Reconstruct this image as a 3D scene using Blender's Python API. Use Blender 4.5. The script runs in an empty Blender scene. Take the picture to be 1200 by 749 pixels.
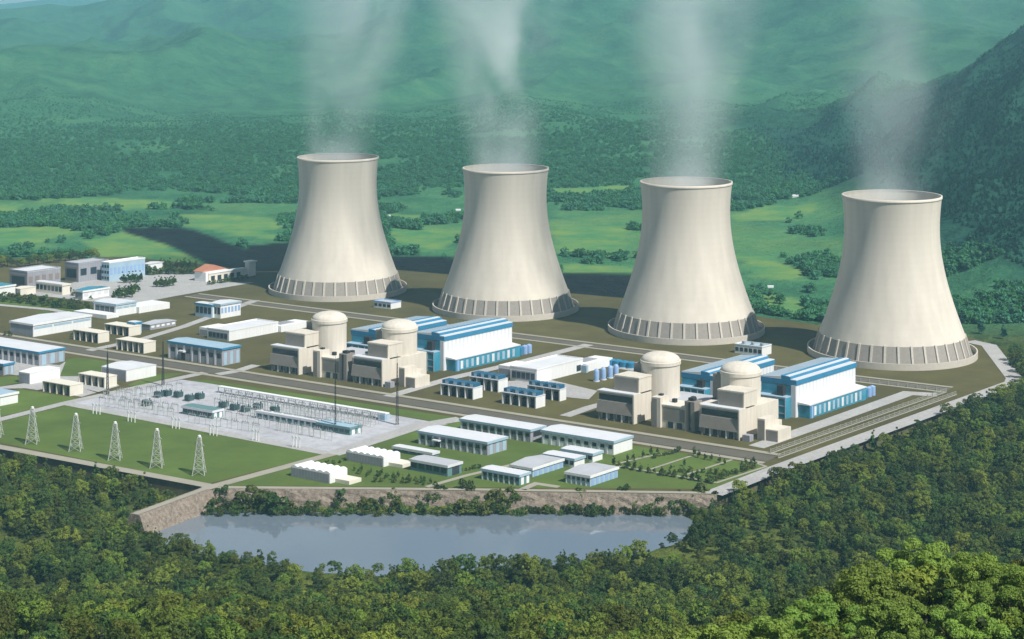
import bpy, bmesh, math, random
import numpy as np
from mathutils import Vector, noise

random.seed(7)
rng = np.random.default_rng(11)
S = bpy.context.scene
COL = S.collection
PI = math.pi

# ------------------------------------------------------------------ camera
PW, PH, FPX, HC = 1200.0, 749.0, 2100.0, 300.0
PITCH, YH = 0.0, -10.0      # view camera: level back, lens shifted down; the horizon lies above the frame
cp, sp = math.cos(PITCH), math.sin(PITCH)
cam_d = bpy.data.cameras.new('camera')
cam_d.sensor_width = 36.0
cam_d.lens = 36.0 * FPX / PW
cam_d.clip_start = 1.0
cam_d.clip_end = 40000.0
cam = bpy.data.objects.new('camera', cam_d)
COL.objects.link(cam)
cam.location = (0, 0, HC)
cam.rotation_euler = (PI / 2 - PITCH, 0, 0)
cam_d.shift_y = -(PH / 2 - YH) / PW
S.camera = cam


def at(px, py, z=0.0):
    """world point at height z that the photograph shows at pixel (px, py)"""
    x = (px - 600.0) / FPX
    u = -(py - YH) / FPX
    d = Vector((x, cp + u * sp, -sp + u * cp))
    t = (z - HC) / d.z
    return Vector((0, 0, HC)) + d * t


def at_dist(px, py, dist):
    x = (px - 600.0) / FPX
    u = -(py - YH) / FPX
    d = Vector((x, cp + u * sp, -sp + u * cp))
    return Vector((0, 0, HC)) + d * (dist / d.y)


def proj(p):
    q = Vector(p) - Vector((0, 0, HC))
    f = q.y * cp - q.z * sp
    u = q.y * sp + q.z * cp
    return 600 + FPX * q.x / f, YH - FPX * u / f


U1 = (at(0, 396) - at(900, 537)).normalized()       # along the main road, away to the left
U2 = (at(1064, 461) - at(888, 522)).normalized()    # along the turbine halls, away to the right


def solve(C, ax, xpx):
    lo, hi = 0.0, 600.0
    sgn = 1 if proj(C + ax * 1.0)[0] > proj(C)[0] else -1
    for _ in range(50):
        m = (lo + hi) / 2
        if (proj(C + ax * m)[0] - xpx) * sgn < 0:
            lo = m
        else:
            hi = m
    return lo


def solve_h(C, ypx):
    lo, hi = 0.0, 300.0
    for _ in range(50):
        m = (lo + hi) / 2
        if proj(C + Vector((0, 0, m)))[1] > ypx:
            lo = m
        else:
            hi = m
    return lo


# ------------------------------------------------------------------ materials
def nn(nt, t, **kw):
    n = nt.nodes.new(t)
    for k, v in kw.items():
        setattr(n, k, v)
    return n


def pm(name, col, rough=0.8, var=0.18, scale=0.15, bump=0.0, metal=0.0, stretch=(1, 1, 1), rnd=0.0, ribs=0.0, spec=0.3, hue=0.0):
    m = bpy.data.materials.new(name)
    m.use_nodes = True
    nt = m.node_tree
    b = nt.nodes['Principled BSDF']
    b.inputs['Roughness'].default_value = rough
    b.inputs['Metallic'].default_value = metal
    b.inputs['Specular IOR Level'].default_value = spec
    tc = nn(nt, 'ShaderNodeTexCoord')
    mp = nn(nt, 'ShaderNodeMapping')
    mp.inputs['Scale'].default_value = stretch
    nt.links.new(tc.outputs['Object'], mp.inputs['Vector'])
    nz = nn(nt, 'ShaderNodeTexNoise')
    nz.inputs['Scale'].default_value = scale
    nz.inputs['Detail'].default_value = 6
    nz.inputs['Roughness'].default_value = 0.65
    nt.links.new(mp.outputs['Vector'], nz.inputs['Vector'])
    mr = nn(nt, 'ShaderNodeMapRange')
    mr.inputs['From Min'].default_value = 0.25
    mr.inputs['From Max'].default_value = 0.75
    mr.inputs['To Min'].default_value = 1 - var
    mr.inputs['To Max'].default_value = 1 + var
    nt.links.new(nz.outputs['Fac'], mr.inputs['Value'])
    hs = nn(nt, 'ShaderNodeHueSaturation')
    hs.inputs['Color'].default_value = (*col, 1)
    val = mr.outputs['Result']
    if rnd > 0:
        oi = nn(nt, 'ShaderNodeObjectInfo')
        r2 = nn(nt, 'ShaderNodeMapRange')
        r2.inputs['To Min'].default_value = 1 - rnd
        r2.inputs['To Max'].default_value = 1 + rnd
        nt.links.new(oi.outputs['Random'], r2.inputs['Value'])
        mu = nn(nt, 'ShaderNodeMath', operation='MULTIPLY')
        nt.links.new(val, mu.inputs[0])
        nt.links.new(r2.outputs['Result'], mu.inputs[1])
        val = mu.outputs[0]
        if hue > 0:
            sc = nn(nt, 'ShaderNodeMath', operation='MULTIPLY')
            sc.inputs[1].default_value = 7.31
            fr = nn(nt, 'ShaderNodeMath', operation='FRACT')
            nt.links.new(oi.outputs['Random'], sc.inputs[0])
            nt.links.new(sc.outputs[0], fr.inputs[0])
            r3 = nn(nt, 'ShaderNodeMapRange')
            r3.inputs['To Min'].default_value = 0.5 - hue
            r3.inputs['To Max'].default_value = 0.5 + hue * 0.6
            nt.links.new(fr.outputs[0], r3.inputs['Value'])
            nt.links.new(r3.outputs['Result'], hs.inputs['Hue'])
    nt.links.new(val, hs.inputs['Value'])
    nt.links.new(hs.outputs['Color'], b.inputs['Base Color'])
    if bump > 0 or ribs > 0:
        bp = nn(nt, 'ShaderNodeBump')
        bp.inputs['Strength'].default_value = 1.0
        bp.inputs['Distance'].default_value = bump if bump > 0 else ribs
        if ribs > 0:
            wv = nn(nt, 'ShaderNodeTexWave')
            wv.bands_direction = 'X'
            wv.inputs['Scale'].default_value = 0.12
            nt.links.new(tc.outputs['Object'], wv.inputs['Vector'])
            nt.links.new(wv.outputs['Fac'], bp.inputs['Height'])
        else:
            n2 = nn(nt, 'ShaderNodeTexNoise')
            n2.inputs['Scale'].default_value = scale * 4
            n2.inputs['Detail'].default_value = 5
            nt.links.new(mp.outputs['Vector'], n2.inputs['Vector'])
            nt.links.new(n2.outputs['Fac'], bp.inputs['Height'])
        nt.links.new(bp.outputs['Normal'], b.inputs['Normal'])
    return m


M = {}
M['tower'] = pm('tower_concrete', (0.66, 0.60, 0.505), 0.85, 0.06, 0.03, stretch=(1, 1, 0.2), spec=0.2)
def add_layer(m, scale, var, stretch=(1, 1, 1), wave=0.0, bands='Z'):
    nt = m.node_tree
    b = nt.nodes['Principled BSDF']
    src = b.inputs['Base Color'].links[0].from_socket
    tc = nn(nt, 'ShaderNodeTexCoord')
    mp = nn(nt, 'ShaderNodeMapping'); mp.inputs['Scale'].default_value = stretch
    nt.links.new(tc.outputs['Object'], mp.inputs['Vector'])
    if wave:
        t = nn(nt, 'ShaderNodeTexWave'); t.bands_direction = bands; t.wave_profile = 'SAW' if bands == 'Z' else 'SIN'
        t.inputs['Scale'].default_value = wave; t.inputs['Distortion'].default_value = 0.0
    else:
        t = nn(nt, 'ShaderNodeTexNoise'); t.inputs['Scale'].default_value = scale; t.inputs['Detail'].default_value = 5
    nt.links.new(mp.outputs[0], t.inputs['Vector'])
    mr = nn(nt, 'ShaderNodeMapRange')
    mr.inputs['From Min'].default_value = 0.0 if wave else 0.3; mr.inputs['From Max'].default_value = 1.0 if wave else 0.7
    mr.inputs['To Min'].default_value = 1 - var; mr.inputs['To Max'].default_value = 1 + var
    nt.links.new(t.outputs['Fac'], mr.inputs['Value'])
    hs = nn(nt, 'ShaderNodeHueSaturation')
    nt.links.new(src, hs.inputs['Color']); nt.links.new(mr.outputs[0], hs.inputs['Value'])
    nt.links.new(hs.outputs[0], b.inputs['Base Color'])


add_layer(M['tower'], 0, 0.012, wave=0.055)
add_layer(M['tower'], 0.12, 0.07, (1, 1, 0.03))
M['louvre'] = pm('louvre_grey', (0.33, 0.30, 0.26), 0.9, 0.12, 0.5)
M['rib'] = pm('rib_concrete', (0.58, 0.53, 0.45), 0.85, 0.08, 0.3)
M['concrete'] = pm('cream_concrete', (0.67, 0.61, 0.51), 0.85, 0.08, 0.12, stretch=(1, 1, 0.4))
M['panel'] = pm('grey_brown_panel', (0.27, 0.245, 0.21), 0.8, 0.10, 0.25, bump=0.05)
M['white'] = pm('white_cladding', (0.80, 0.80, 0.78), 0.6, 0.05, 0.1, stretch=(1, 1, 0.3))
M['cladding'] = pm('ribbed_white_cladding', (0.74, 0.75, 0.75), 0.55, 0.05, 0.1)
M['ivory'] = pm('ivory_render', (0.74, 0.69, 0.58), 0.8, 0.07, 0.1)
M['greywall'] = pm('grey_cladding', (0.31, 0.31, 0.335), 0.7, 0.10, 0.12)  # grey cladding, darkened further to carry shade on white buildings' fronts
M['greyroof'] = pm('grey_roof', (0.46, 0.47, 0.49), 0.75, 0.10, 0.08)
M['paleroof'] = pm('pale_roof', (0.66, 0.67, 0.68), 0.7, 0.08, 0.08)
M['blue'] = pm('blue_sheet', (0.040, 0.22, 0.38), 0.5, 0.12, 0.1)
M['cooler'] = pm('cooler_blue', (0.025, 0.12, 0.21), 0.5, 0.2, 0.3)
M['paleblue'] = pm('pale_blue_sheet', (0.36, 0.49, 0.58), 0.5, 0.1, 0.1)
M['skyblue'] = pm('facade_blue', (0.28, 0.42, 0.66), 0.4, 0.1, 0.1)
M['teal'] = pm('teal_glass', (0.05, 0.27, 0.38), 0.2, 0.25, 0.12, spec=0.6)
M['tealwall'] = pm('green_grey_cladding', (0.13, 0.24, 0.24), 0.6, 0.15, 0.2)
M['glass'] = pm('dark_glass', (0.035, 0.05, 0.065), 0.12, 0.3, 0.3, spec=0.6)
M['dark'] = pm('dark_metal', (0.035, 0.035, 0.035), 0.6, 0.2, 0.3)
M['steel'] = pm('galvanised_steel', (0.50, 0.52, 0.47), 0.5, 0.1, 0.5, metal=0.2)
M['orange'] = pm('orange_tile', (0.46, 0.20, 0.12), 0.8, 0.15, 0.3)
M['brown'] = pm('brown_stone', (0.25, 0.21, 0.19), 0.8, 0.1, 0.2)
M['transformer'] = pm('transformer_green', (0.055, 0.10, 0.10), 0.5, 0.2, 0.4)
M['site'] = pm('olive_ground', (0.092, 0.080, 0.024), 0.95, 0.26, 0.03)
M['lawn'] = pm('lawn_grass', (0.092, 0.138, 0.024), 0.95, 0.20, 0.035, bump=0.3)
M['asphalt'] = pm('asphalt', (0.125, 0.112, 0.088), 0.9, 0.16, 0.06)
M['kerb'] = pm('pale_paving', (0.34, 0.315, 0.25), 0.9, 0.10, 0.08)
M['road'] = pm('concrete_road', (0.40, 0.39, 0.37), 0.9, 0.12, 0.05)
M['gravel'] = pm('pale_gravel', (0.44, 0.44, 0.46), 0.95, 0.20, 0.16)
M['stone'] = pm('rubble_stone', (0.30, 0.245, 0.19), 0.95, 0.55, 0.5, bump=1.0)
M['earth'] = pm('bank_earth', (0.12, 0.105, 0.055), 0.95, 0.35, 0.15)
M['bark'] = pm('bark', (0.07, 0.05, 0.035), 0.9, 0.2, 1.0)


add_layer(M['cladding'], 0, 0.09, wave=0.105, bands='X')
add_layer(M['greywall'], 0, 0.07, wave=0.16, bands='X')
add_layer(M['site'], 0.006, 0.22)
add_layer(M['lawn'], 0.010, 0.16)
add_layer(M['road'], 0.4, 0.10)
add_layer(M['gravel'], 0.02, 0.14)
add_layer(M['concrete'], 0.5, 0.08, (1, 1, 0.08))
add_layer(M['white'], 0.6, 0.05, (1, 1, 0.08))


def leafmat(name, col, rnd=0.35, hue=0.035, var=0.3, scale=0.35):
    m = pm(name, col, 0.62, var, scale, rnd=rnd, hue=hue, spec=0.25)
    b = m.node_tree.nodes['Principled BSDF']
    # thin leaves: some light passes through
    nt = m.node_tree
    tr = nn(nt, 'ShaderNodeBsdfTranslucent')
    mx = nn(nt, 'ShaderNodeMixShader')
    mx.inputs[0].default_value = 0.22
    src = b.inputs['Base Color'].links[0].from_socket
    nt.links.new(src, tr.inputs['Color'])
    nt.links.new(b.outputs[0], mx.inputs[1])
    nt.links.new(tr.outputs[0], mx.inputs[2])
    nt.links.new(mx.outputs[0], nt.nodes['Material Output'].inputs['Surface'])
    return m


M['leaf'] = leafmat('leaf_green', (0.138, 0.190, 0.024), rnd=0.5, hue=0.028)#, hue=0.04)
M['leaf_dark'] = leafmat('leaf_dark_green', (0.062, 0.110, 0.020), rnd=0.45)
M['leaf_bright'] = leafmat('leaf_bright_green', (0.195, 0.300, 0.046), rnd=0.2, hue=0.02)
M['leaf_far'] = leafmat('leaf_far_green', (0.058, 0.205, 0.092), rnd=0.30)
M['leaf_conifer'] = leafmat('leaf_conifer_green', (0.012, 0.072, 0.052), rnd=0.4)
M['hedge'] = leafmat('hedge_green', (0.085, 0.120, 0.020), rnd=0.25)

# ------------------------------------------------------------------ object helpers
def tag(o, label=None, cat=None, group=None, kind=None):
    if label: o['label'] = label
    if cat: o['category'] = cat
    if group: o['group'] = group
    if kind: o['kind'] = kind
    return o


def root(name, loc, label, cat, group=None):
    o = bpy.data.objects.new(name, None)
    COL.objects.link(o)
    o.location = loc
    o.empty_display_size = 3
    return tag(o, label, cat, group)


class MB:
    """collects faces in local axes (a along U1, b along U2, z up), or plain xyz"""
    def __init__(self, axes=True):
        self.v, self.f, self.ax = [], [], axes

    def P(self, a, b, z):
        if self.ax:
            q = U1 * a + U2 * b
            self.v.append((q.x, q.y, z))
        else:
            self.v.append((a, b, z))
        return len(self.v) - 1

    def box(self, a0, a1, b0, b1, z0, z1):
        i = [self.P(a, b, z) for z in (z0, z1) for a, b in ((a0, b0), (a1, b0), (a1, b1), (a0, b1))]
        for q in ((0, 1, 2, 3), (7, 6, 5, 4), (0, 4, 5, 1), (1, 5, 6, 2), (2, 6, 7, 3), (3, 7, 4, 0)):
            self.f.append([i[k] for k in q])
        return self

    def prism(self, pts, z0, z1):
        n = len(pts)
        lo = [self.P(a, b, z0) for a, b in pts]
        hi = [self.P(a, b, z1) for a, b in pts]
        self.f.append(lo[::-1]); self.f.append(hi)
        for k in range(n):
            self.f.append([lo[k], lo[(k + 1) % n], hi[(k + 1) % n], hi[k]])
        return self

    def profile(self, pts, a0, a1):
        """polygon of (b, z) swept along a"""
        n = len(pts)
        lo = [self.P(a0, b, z) for b, z in pts]
        hi = [self.P(a1, b, z) for b, z in pts]
        self.f.append(lo); self.f.append(hi[::-1])
        for k in range(n):
            self.f.append([lo[k], hi[k], hi[(k + 1) % n], lo[(k + 1) % n]])
        return self

    def profile_b(self, pts, b0, b1):
        """polygon of (a, z) swept along b"""
        n = len(pts)
        lo = [self.P(a, b0, z) for a, z in pts]
        hi = [self.P(a, b1, z) for a, z in pts]
        self.f.append(lo); self.f.append(hi[::-1])
        for k in range(n):
            self.f.append([lo[k], hi[k], hi[(k + 1) % n], lo[(k + 1) % n]])
        return self

    def lathe(self, prof, n=64, ca=0, cb=0, close=False):
        c = (U1 * ca + U2 * cb) if self.ax else Vector((ca, cb, 0))
        rings = []
        for r, z in prof:
            ring = []
            for k in range(n):
                t = 2 * PI * k / n
                self.v.append((c.x + r * math.cos(t), c.y + r * math.sin(t), z))
                ring.append(len(self.v) - 1)
            rings.append(ring)
        for r0, r1 in zip(rings, rings[1:]):
            for k in range(n):
                self.f.append([r0[k], r0[(k + 1) % n], r1[(k + 1) % n], r1[k]])
        if close:
            self.f.append(rings[0][::-1]); self.f.append(rings[-1])
        return self

    def beam(self, p, q, w):
        """square bar between two plain xyz points"""
        p, q = Vector(p), Vector(q)
        d = (q - p).normalized()
        s = d.cross(Vector((0.13, 0.07, 1)) if abs(d.z) < 0.95 else Vector((1, 0.1, 0))).normalized()
        t = d.cross(s)
        b = len(self.v)
        for e in (p, q):
            for x, y in ((-1, -1), (1, -1), (1, 1), (-1, 1)):
                r = e + s * (x * w / 2) + t * (y * w / 2)
                self.v.append(tuple(r))
        for k in ((0, 1, 2, 3), (7, 6, 5, 4), (0, 4, 5, 1), (1, 5, 6, 2), (2, 6, 7, 3), (3, 7, 4, 0)):
            self.f.append([b + i for i in k])
        return self

    def mesh(self, name, mat, smooth=False):
        me = bpy.data.meshes.new(name)
        me.from_pydata(self.v, [], self.f)
        bm = bmesh.new(); bm.from_mesh(me)
        bmesh.ops.recalc_face_normals(bm, faces=bm.faces)
        bm.to_mesh(me); bm.free()
        me.materials.append(mat)
        if smooth:
            for p in me.polygons: p.use_smooth = True
        return me

    def build(self, name, mat, parent=None, loc=None, smooth=False):
        o = bpy.data.objects.new(name, self.mesh(name, mat, smooth))
        COL.objects.link(o)
        if parent is not None: o.parent = parent
        if loc is not None: o.location = loc
        return o


def link_copy(o, parent=None):
    c = o.copy()
    COL.objects.link(c)
    if parent is not None:
        c.parent = parent
    return c


def copy_tree(o, loc):
    c = link_copy(o)
    c.location = loc
    for ch in list(o.children):
        d = link_copy(ch, c)
        for g in list(ch.children):
            link_copy(g, d)
    return c


def sheet(name, pxpts, z, mat, kind='structure'):
    pts = [at(x, y, z) for x, y in pxpts]
    me = bpy.data.meshes.new(name)
    me.from_pydata([tuple(p) for p in pts], [], [list(range(len(pts)))])
    bm = bmesh.new(); bm.from_mesh(me)
    bmesh.ops.triangulate(bm, faces=bm.faces)
    bmesh.ops.recalc_face_normals(bm, faces=bm.faces)
    for f in bm.faces:
        if f.normal.z < 0: f.normal_flip()
    bm.to_mesh(me); bm.free()
    me.materials.append(mat)
    o = bpy.data.objects.new(name, me)
    COL.objects.link(o)
    o['kind'] = kind
    return o


def strip(name, pxpts, width, z, mat, off=0.0, thick=0.0, world=None):
    pts = world if world else [at(x, y, 0) for x, y in pxpts]
    n = len(pts)
    v, f = [], []
    nor = []
    for k in range(n):
        if k == 0: d = (pts[1] - pts[0]).normalized(); m = 1
        elif k == n - 1: d = (pts[-1] - pts[-2]).normalized(); m = 1
        else:
            d0 = (pts[k] - pts[k - 1]).normalized(); d1 = (pts[k + 1] - pts[k]).normalized()
            d = (d0 + d1).normalized(); m = 1 / max(0.4, d.dot(d0))
        nor.append(Vector((-d.y, d.x, 0)) * m)
    for k in range(n):
        for s in (-0.5, 0.5):
            p = pts[k] + nor[k] * (off + s * width)
            v.append((p.x, p.y, z))
    for k in range(n - 1):
        f.append([2 * k, 2 * k + 1, 2 * k + 3, 2 * k + 2])
    if thick > 0:
        m = len(v)
        v += [(x, y, zz - thick) for x, y, zz in v]
        for k in range(n - 1):
            f.append([2 * k, 2 * k + 2, m + 2 * k + 2, m + 2 * k])
            f.append([2 * k + 1, m + 2 * k + 1, m + 2 * k + 3, 2 * k + 3])
    me = bpy.data.meshes.new(name)
    me.from_pydata(v, [], f)
    bm = bmesh.new(); bm.from_mesh(me)
    bmesh.ops.recalc_face_normals(bm, faces=bm.faces)
    bm.to_mesh(me); bm.free()
    me.materials.append(mat)
    o = bpy.data.objects.new(name, me)
    COL.objects.link(o)
    o['kind'] = 'structure'
    return o


# ------------------------------------------------------------------ terrain
def vnoise(x, y, seed=0):
    xi = np.floor(x).astype(np.int64); yi = np.floor(y).astype(np.int64)
    xf = x - xi; yf = y - yi
    def h(i, j):
        n = (i * 374761393 + j * 668265263 + seed * 1442695041) & 0xFFFFFFFF
        n = ((n ^ (n >> 13)) * 1274126177) & 0xFFFFFFFF
        return ((n ^ (n >> 16)) & 0xFFFF) / 65535.0
    u = xf * xf * (3 - 2 * xf); v = yf * yf * (3 - 2 * yf)
    return (h(xi, yi) * (1 - u) + h(xi + 1, yi) * u) * (1 - v) + (h(xi, yi + 1) * (1 - u) + h(xi + 1, yi + 1) * u) * v


def fbm(x, y, s, o=5, seed=0, ridged=False):
    t = np.zeros_like(x, dtype=float); a = 0.5; f = 1.0 / s
    for k in range(o):
        n = vnoise(x * f + 17.3 * k, y * f - 9.1 * k, seed + k)
        if ridged: n = 1 - np.abs(2 * n - 1)
        t += a * n; a *= 0.5; f *= 2.03
    return t


def sstep(a, b, x):
    t = np.clip((x - a) / (b - a), 0, 1)
    return t * t * (3 - 2 * t)


def sdist(poly, x, y):
    """signed distance to polygon, negative inside"""
    d = np.full_like(x, 1e9, dtype=float)
    ins = np.zeros_like(x, dtype=bool)
    n = len(poly)
    for k in range(n):
        x0, y0 = poly[k]; x1, y1 = poly[(k + 1) % n]
        ex, ey = x1 - x0, y1 - y0
        t = np.clip(((x - x0) * ex + (y - y0) * ey) / (ex * ex + ey * ey + 1e-9), 0, 1)
        d = np.minimum(d, np.hypot(x - x0 - t * ex, y - y0 - t * ey))
        c = ((y0 > y) != (y1 > y)) & (x < ex * (y - y0) / (ey if abs(ey) > 1e-9 else 1e-9) + x0)
        ins ^= c
    return np.where(ins, -d, d)


def pxpoly(pts, z=0.0):
    return [(at(a, b, z).x, at(a, b, z).y) for a, b in pts]


ZW = -11.0
SITE_PX = [(-300, 470), (0, 526), (245, 572), (840, 580), (914, 552), (1193, 449), (1162, 403), (1130, 393), (960, 381),
           (890, 371), (750, 351), (660, 343), (530, 322), (450, 315), (300, 318), (230, 309), (150, 301), (0, 303), (-300, 300)]
SITE = pxpoly(SITE_PX)
WATER_PX = [(150, 607), (240, 599), (500, 601), (795, 602), (815, 612), (795, 638), (745, 652), (690, 661), (600, 668), (520, 676),
            (450, 681), (360, 674), (290, 659), (225, 648), (188, 634), (168, 618)]
WATER = pxpoly(WATER_PX, ZW)
MEADOWS = [pxpoly(p, -1) for p in (
    [(55, 235), (130, 232), (220, 238), (222, 244), (150, 246), (80, 242)],
    [(-60, 268), (60, 266), (90, 272), (60, 285), (-60, 289)],
    [(150, 272), (210, 288), (250, 312), (200, 312), (110, 300), (90, 285)],
    [(862, 300), (905, 302), (945, 318), (940, 330), (895, 325), (868, 318)],
    [(890, 345), (930, 350), (955, 372), (930, 375), (890, 362)],
    [(655, 310), (760, 316), (750, 322), (660, 320)],
    [(452, 250), (505, 252), (490, 262), (450, 260)],
    [(210, 250), (330, 252), (320, 280), (230, 268)],
    [(640, 222), (740, 220), (730, 228), (650, 230)],
    [(850, 250), (905, 240), (960, 244), (930, 256), (860, 258)],
    [(455, 268), (535, 272), (530, 296), (458, 294)], [(645, 262), (735, 268), (735, 300), (655, 296)],
    [(-40, 236), (30, 240), (20, 250), (-40, 250)])]
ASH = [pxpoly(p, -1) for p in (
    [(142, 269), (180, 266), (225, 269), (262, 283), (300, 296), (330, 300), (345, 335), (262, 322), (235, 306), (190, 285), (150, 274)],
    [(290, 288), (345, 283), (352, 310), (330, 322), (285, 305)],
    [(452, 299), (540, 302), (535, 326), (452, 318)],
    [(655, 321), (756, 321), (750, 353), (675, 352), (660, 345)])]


def ridge(x, y, crest, slope_f, slope_b):
    best = np.full_like(x, -1e9, dtype=float)
    for (x0, y0, z0), (x1, y1, z1) in zip(crest, crest[1:]):
        ex, ey = x1 - x0, y1 - y0
        t = np.clip(((x - x0) * ex + (y - y0) * ey) / (ex * ex + ey * ey), 0, 1)
        dx, dy = x - x0 - t * ex, y - y0 - t * ey
        d = np.hypot(dx, dy)
        s = np.where(dy < 0, slope_f, slope_b)
        best = np.maximum(best, z0 + t * (z1 - z0) - s * d)
    return best


def crest_px(pts):
    return [tuple(at_dist(px, py, D)) for px, py, D in pts]


R_BACK = crest_px([(-700, 60, 16000), (-300, 54, 16300), (-50, 46, 16600), (0, 36, 16700), (85, 22, 16800), (170, 9, 17000), (300, -28, 17000), (600, -60, 17200), (1500, -80, 17200)])
R_MID = crest_px([(40, 172, 3450), (130, 130, 4400), (250, 74, 6800), (400, 0, 10500), (600, -60, 12500), (900, -80, 13000), (1700, -100, 13000)])
R_MID2 = crest_px([(430, 222, 2850), (560, 158, 3700), (700, 82, 5600), (820, 20, 7600), (920, -40, 9000)])
R_MID3 = crest_px([(770, 225, 2800), (870, 160, 3500), (970, 92, 5000), (1080, 10, 6800)])
R_MID4 = crest_px([(240, 205, 3050), (330, 172, 3500), (430, 120, 4400), (540, 70, 5600)])


def height(x, y):
    n1 = fbm(x, y, 420, 5, 3)
    nr = fbm(x * 0.95 - y * 0.35, (y * 0.8 + x * 0.45) * 0.45, 430, 5, 8, True)
    z = -1.0 - 7.5 * (1 - sstep(1120, 1480, y)) + 8 * (n1 - 0.48) * sstep(1900, 2600, y)
    # mountains
    w = np.maximum(ridge(x, y, R_BACK, 0.115, 0.3), -50) + (fbm(x * 0.9 - y * 0.3, (y * 0.8 + x * 0.4) * 0.4, 1100, 5, 71, True) - 0.62) * 110 * (1 - 0.6 * sstep(15000, 16800, y))
    mid = ridge(x, y, R_MID, 0.16, 0.25)
    mid2 = ridge(x, y, R_MID2, 0.24, 0.26)
    mid3 = ridge(x, y, R_MID3, 0.26, 0.26)
    mid4 = ridge(x, y, R_MID4, 0.20, 0.20)
    foot = 425 + 40 * (fbm(x * 0, y, 300, 3, 5) - 0.45) * 2
    right = 0.47 * (x - foot) * (1 - 0.9 * sstep(3250, 4600, y)) - 600 * (1 - sstep(1150, 1700, y))
    right = np.minimum(right, 430 + 0.1 * (x - 1300))
    near = np.maximum.reduce([mid, mid2, mid3, mid4, right])
    er = np.clip((near + 4) / 45.0, 0, 1)
    near = near + er * ((nr - 0.60) * 195 * np.clip(y / 4500, 0.6, 1.25) + (n1 - 0.48) * 70)
    nr2 = fbm(x * 0.9 + y * 0.25, (y * 0.75 - x * 0.45) * 0.5, 900, 5, 44, True)
    rise = np.clip(150 + 0.104 * (x + 3143), 50, 620) * sstep(2300, 11000, y) * (1 - sstep(11000, 15500, y))
    rise = rise * (1 + 0.9 * (nr2 - 0.60) * (1 - sstep(7500, 10500, y))) + (nr2 - 0.58) * 190 * sstep(2500, 4600, y) * (1 - sstep(8000, 10500, y)) - 90 * (1 - sstep(2000, 3000, y))
    mtn = np.logaddexp(np.maximum(near, w) / 12.0, rise / 12.0) * 12.0
    z = np.logaddexp(z / 9.0, mtn / 9.0) * 9.0
    # the wooded slope the camera stands on
    hill = -9.0 + (880 - y) * 0.315 + (fbm(x, y, 130, 3, 21) - 0.45) * 26 * (1 - sstep(700, 900, y)) + (13 * sstep(15, 55, x) * (1 - sstep(280, 430, y)) + 11 * sstep(40, 100, x) * (1 - sstep(300, 460, y))) * sstep(150, 225, y) * (1 - sstep(150, 280, x))
    z = np.where(y < 1000, np.logaddexp(z / 5.0, hill / 5.0) * 5.0, z)
    # site terrace and reservoir
    sd = sdist(SITE, x, y)
    z = z * sstep(-16, -2, sd) + (-1.2) * (1 - sstep(-16, -2, sd))
    wd = sdist(WATER, x, y)
    z = z * sstep(-14, 9, wd) + (-19) * (1 - sstep(-14, 9, wd))
    return z


def hz(x, y):
    return float(height(np.array([x], float), np.array([y], float))[0])


rows = np.concatenate([[-150, -60, 0], np.geomspace(40, 19500, 720)])
cols = np.tan(np.linspace(-math.radians(30), math.radians(30), 620))
YY, CC = np.meshgrid(rows, cols, indexing='ij')
XX = CC * np.maximum(YY, 0) + np.sign(CC) * np.abs(CC) * 260
HH = height(XX.ravel(), YY.ravel())
nr_, nc_ = XX.shape
me = bpy.data.meshes.new('ground')
idx = np.arange(nr_ * nc_).reshape(nr_, nc_)
quads = np.stack([idx[:-1, :-1], idx[:-1, 1:], idx[1:, 1:], idx[1:, :-1]], -1).reshape(-1, 4)
me.vertices.add(nr_ * nc_)
me.vertices.foreach_set('co', np.stack([XX.ravel(), YY.ravel(), HH], -1).astype(np.float32).ravel())
me.loops.add(quads.size)
me.loops.foreach_set('vertex_index', quads.astype(np.int32).ravel())
me.polygons.add(len(quads))
me.polygons.foreach_set('loop_start', (np.arange(len(quads)) * 4).astype(np.int32))
me.update(calc_edges=True)
me.polygons.foreach_set('use_smooth', np.ones(len(quads), bool))


def mask(polys, x, y, soft, jit):
    m = np.zeros_like(x)
    j = (fbm(x, y, 40, 3, 33) - 0.45) * jit
    for p in polys:
        m = np.maximum(m, 1 - sstep(-soft, soft, sdist(p, x, y) + j))
    return m


mead = mask(MEADOWS, XX.ravel(), YY.ravel(), 9, 60)
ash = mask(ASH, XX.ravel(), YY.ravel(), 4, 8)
def fields_(x, y, z):
    return sstep(0.47, 0.55, fbm(x / 1.6, y, 150, 4, 51)) * sstep(1900, 2150, y) * (1 - sstep(2350, 2750, y)) * (1 - sstep(10, 40, z))


def glade_(x, y):
    return sstep(0.53, 0.61, fbm(x, y, 90, 3, 77)) * (1 - sstep(1300, 1480, y))


mead = np.maximum(mead * 0.85, fields_(XX.ravel(), YY.ravel(), HH) * 0.42)
glade = 0.8 * glade_(XX.ravel(), YY.ravel())
conifer = sstep(-20, 60, XX.ravel() - 450 - 160 * (fbm(XX.ravel(), YY.ravel(), 260, 4, 15) - 0.45)) * sstep(1450, 1650, YY.ravel()) * (1 - sstep(3300, 4200, YY.ravel())) * 0.9
conifer = np.maximum(conifer, 0.10 * sstep(2500, 3000, YY.ravel()) + 0.25 * sstep(3200, 6500, YY.ravel()))
floor_ = 1 - sstep(1500, 1700, YY.ravel())
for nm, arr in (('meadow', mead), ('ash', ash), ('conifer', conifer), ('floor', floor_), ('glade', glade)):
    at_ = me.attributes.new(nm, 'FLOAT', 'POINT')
    at_.data.foreach_set('value', arr.astype(np.float32))


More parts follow.
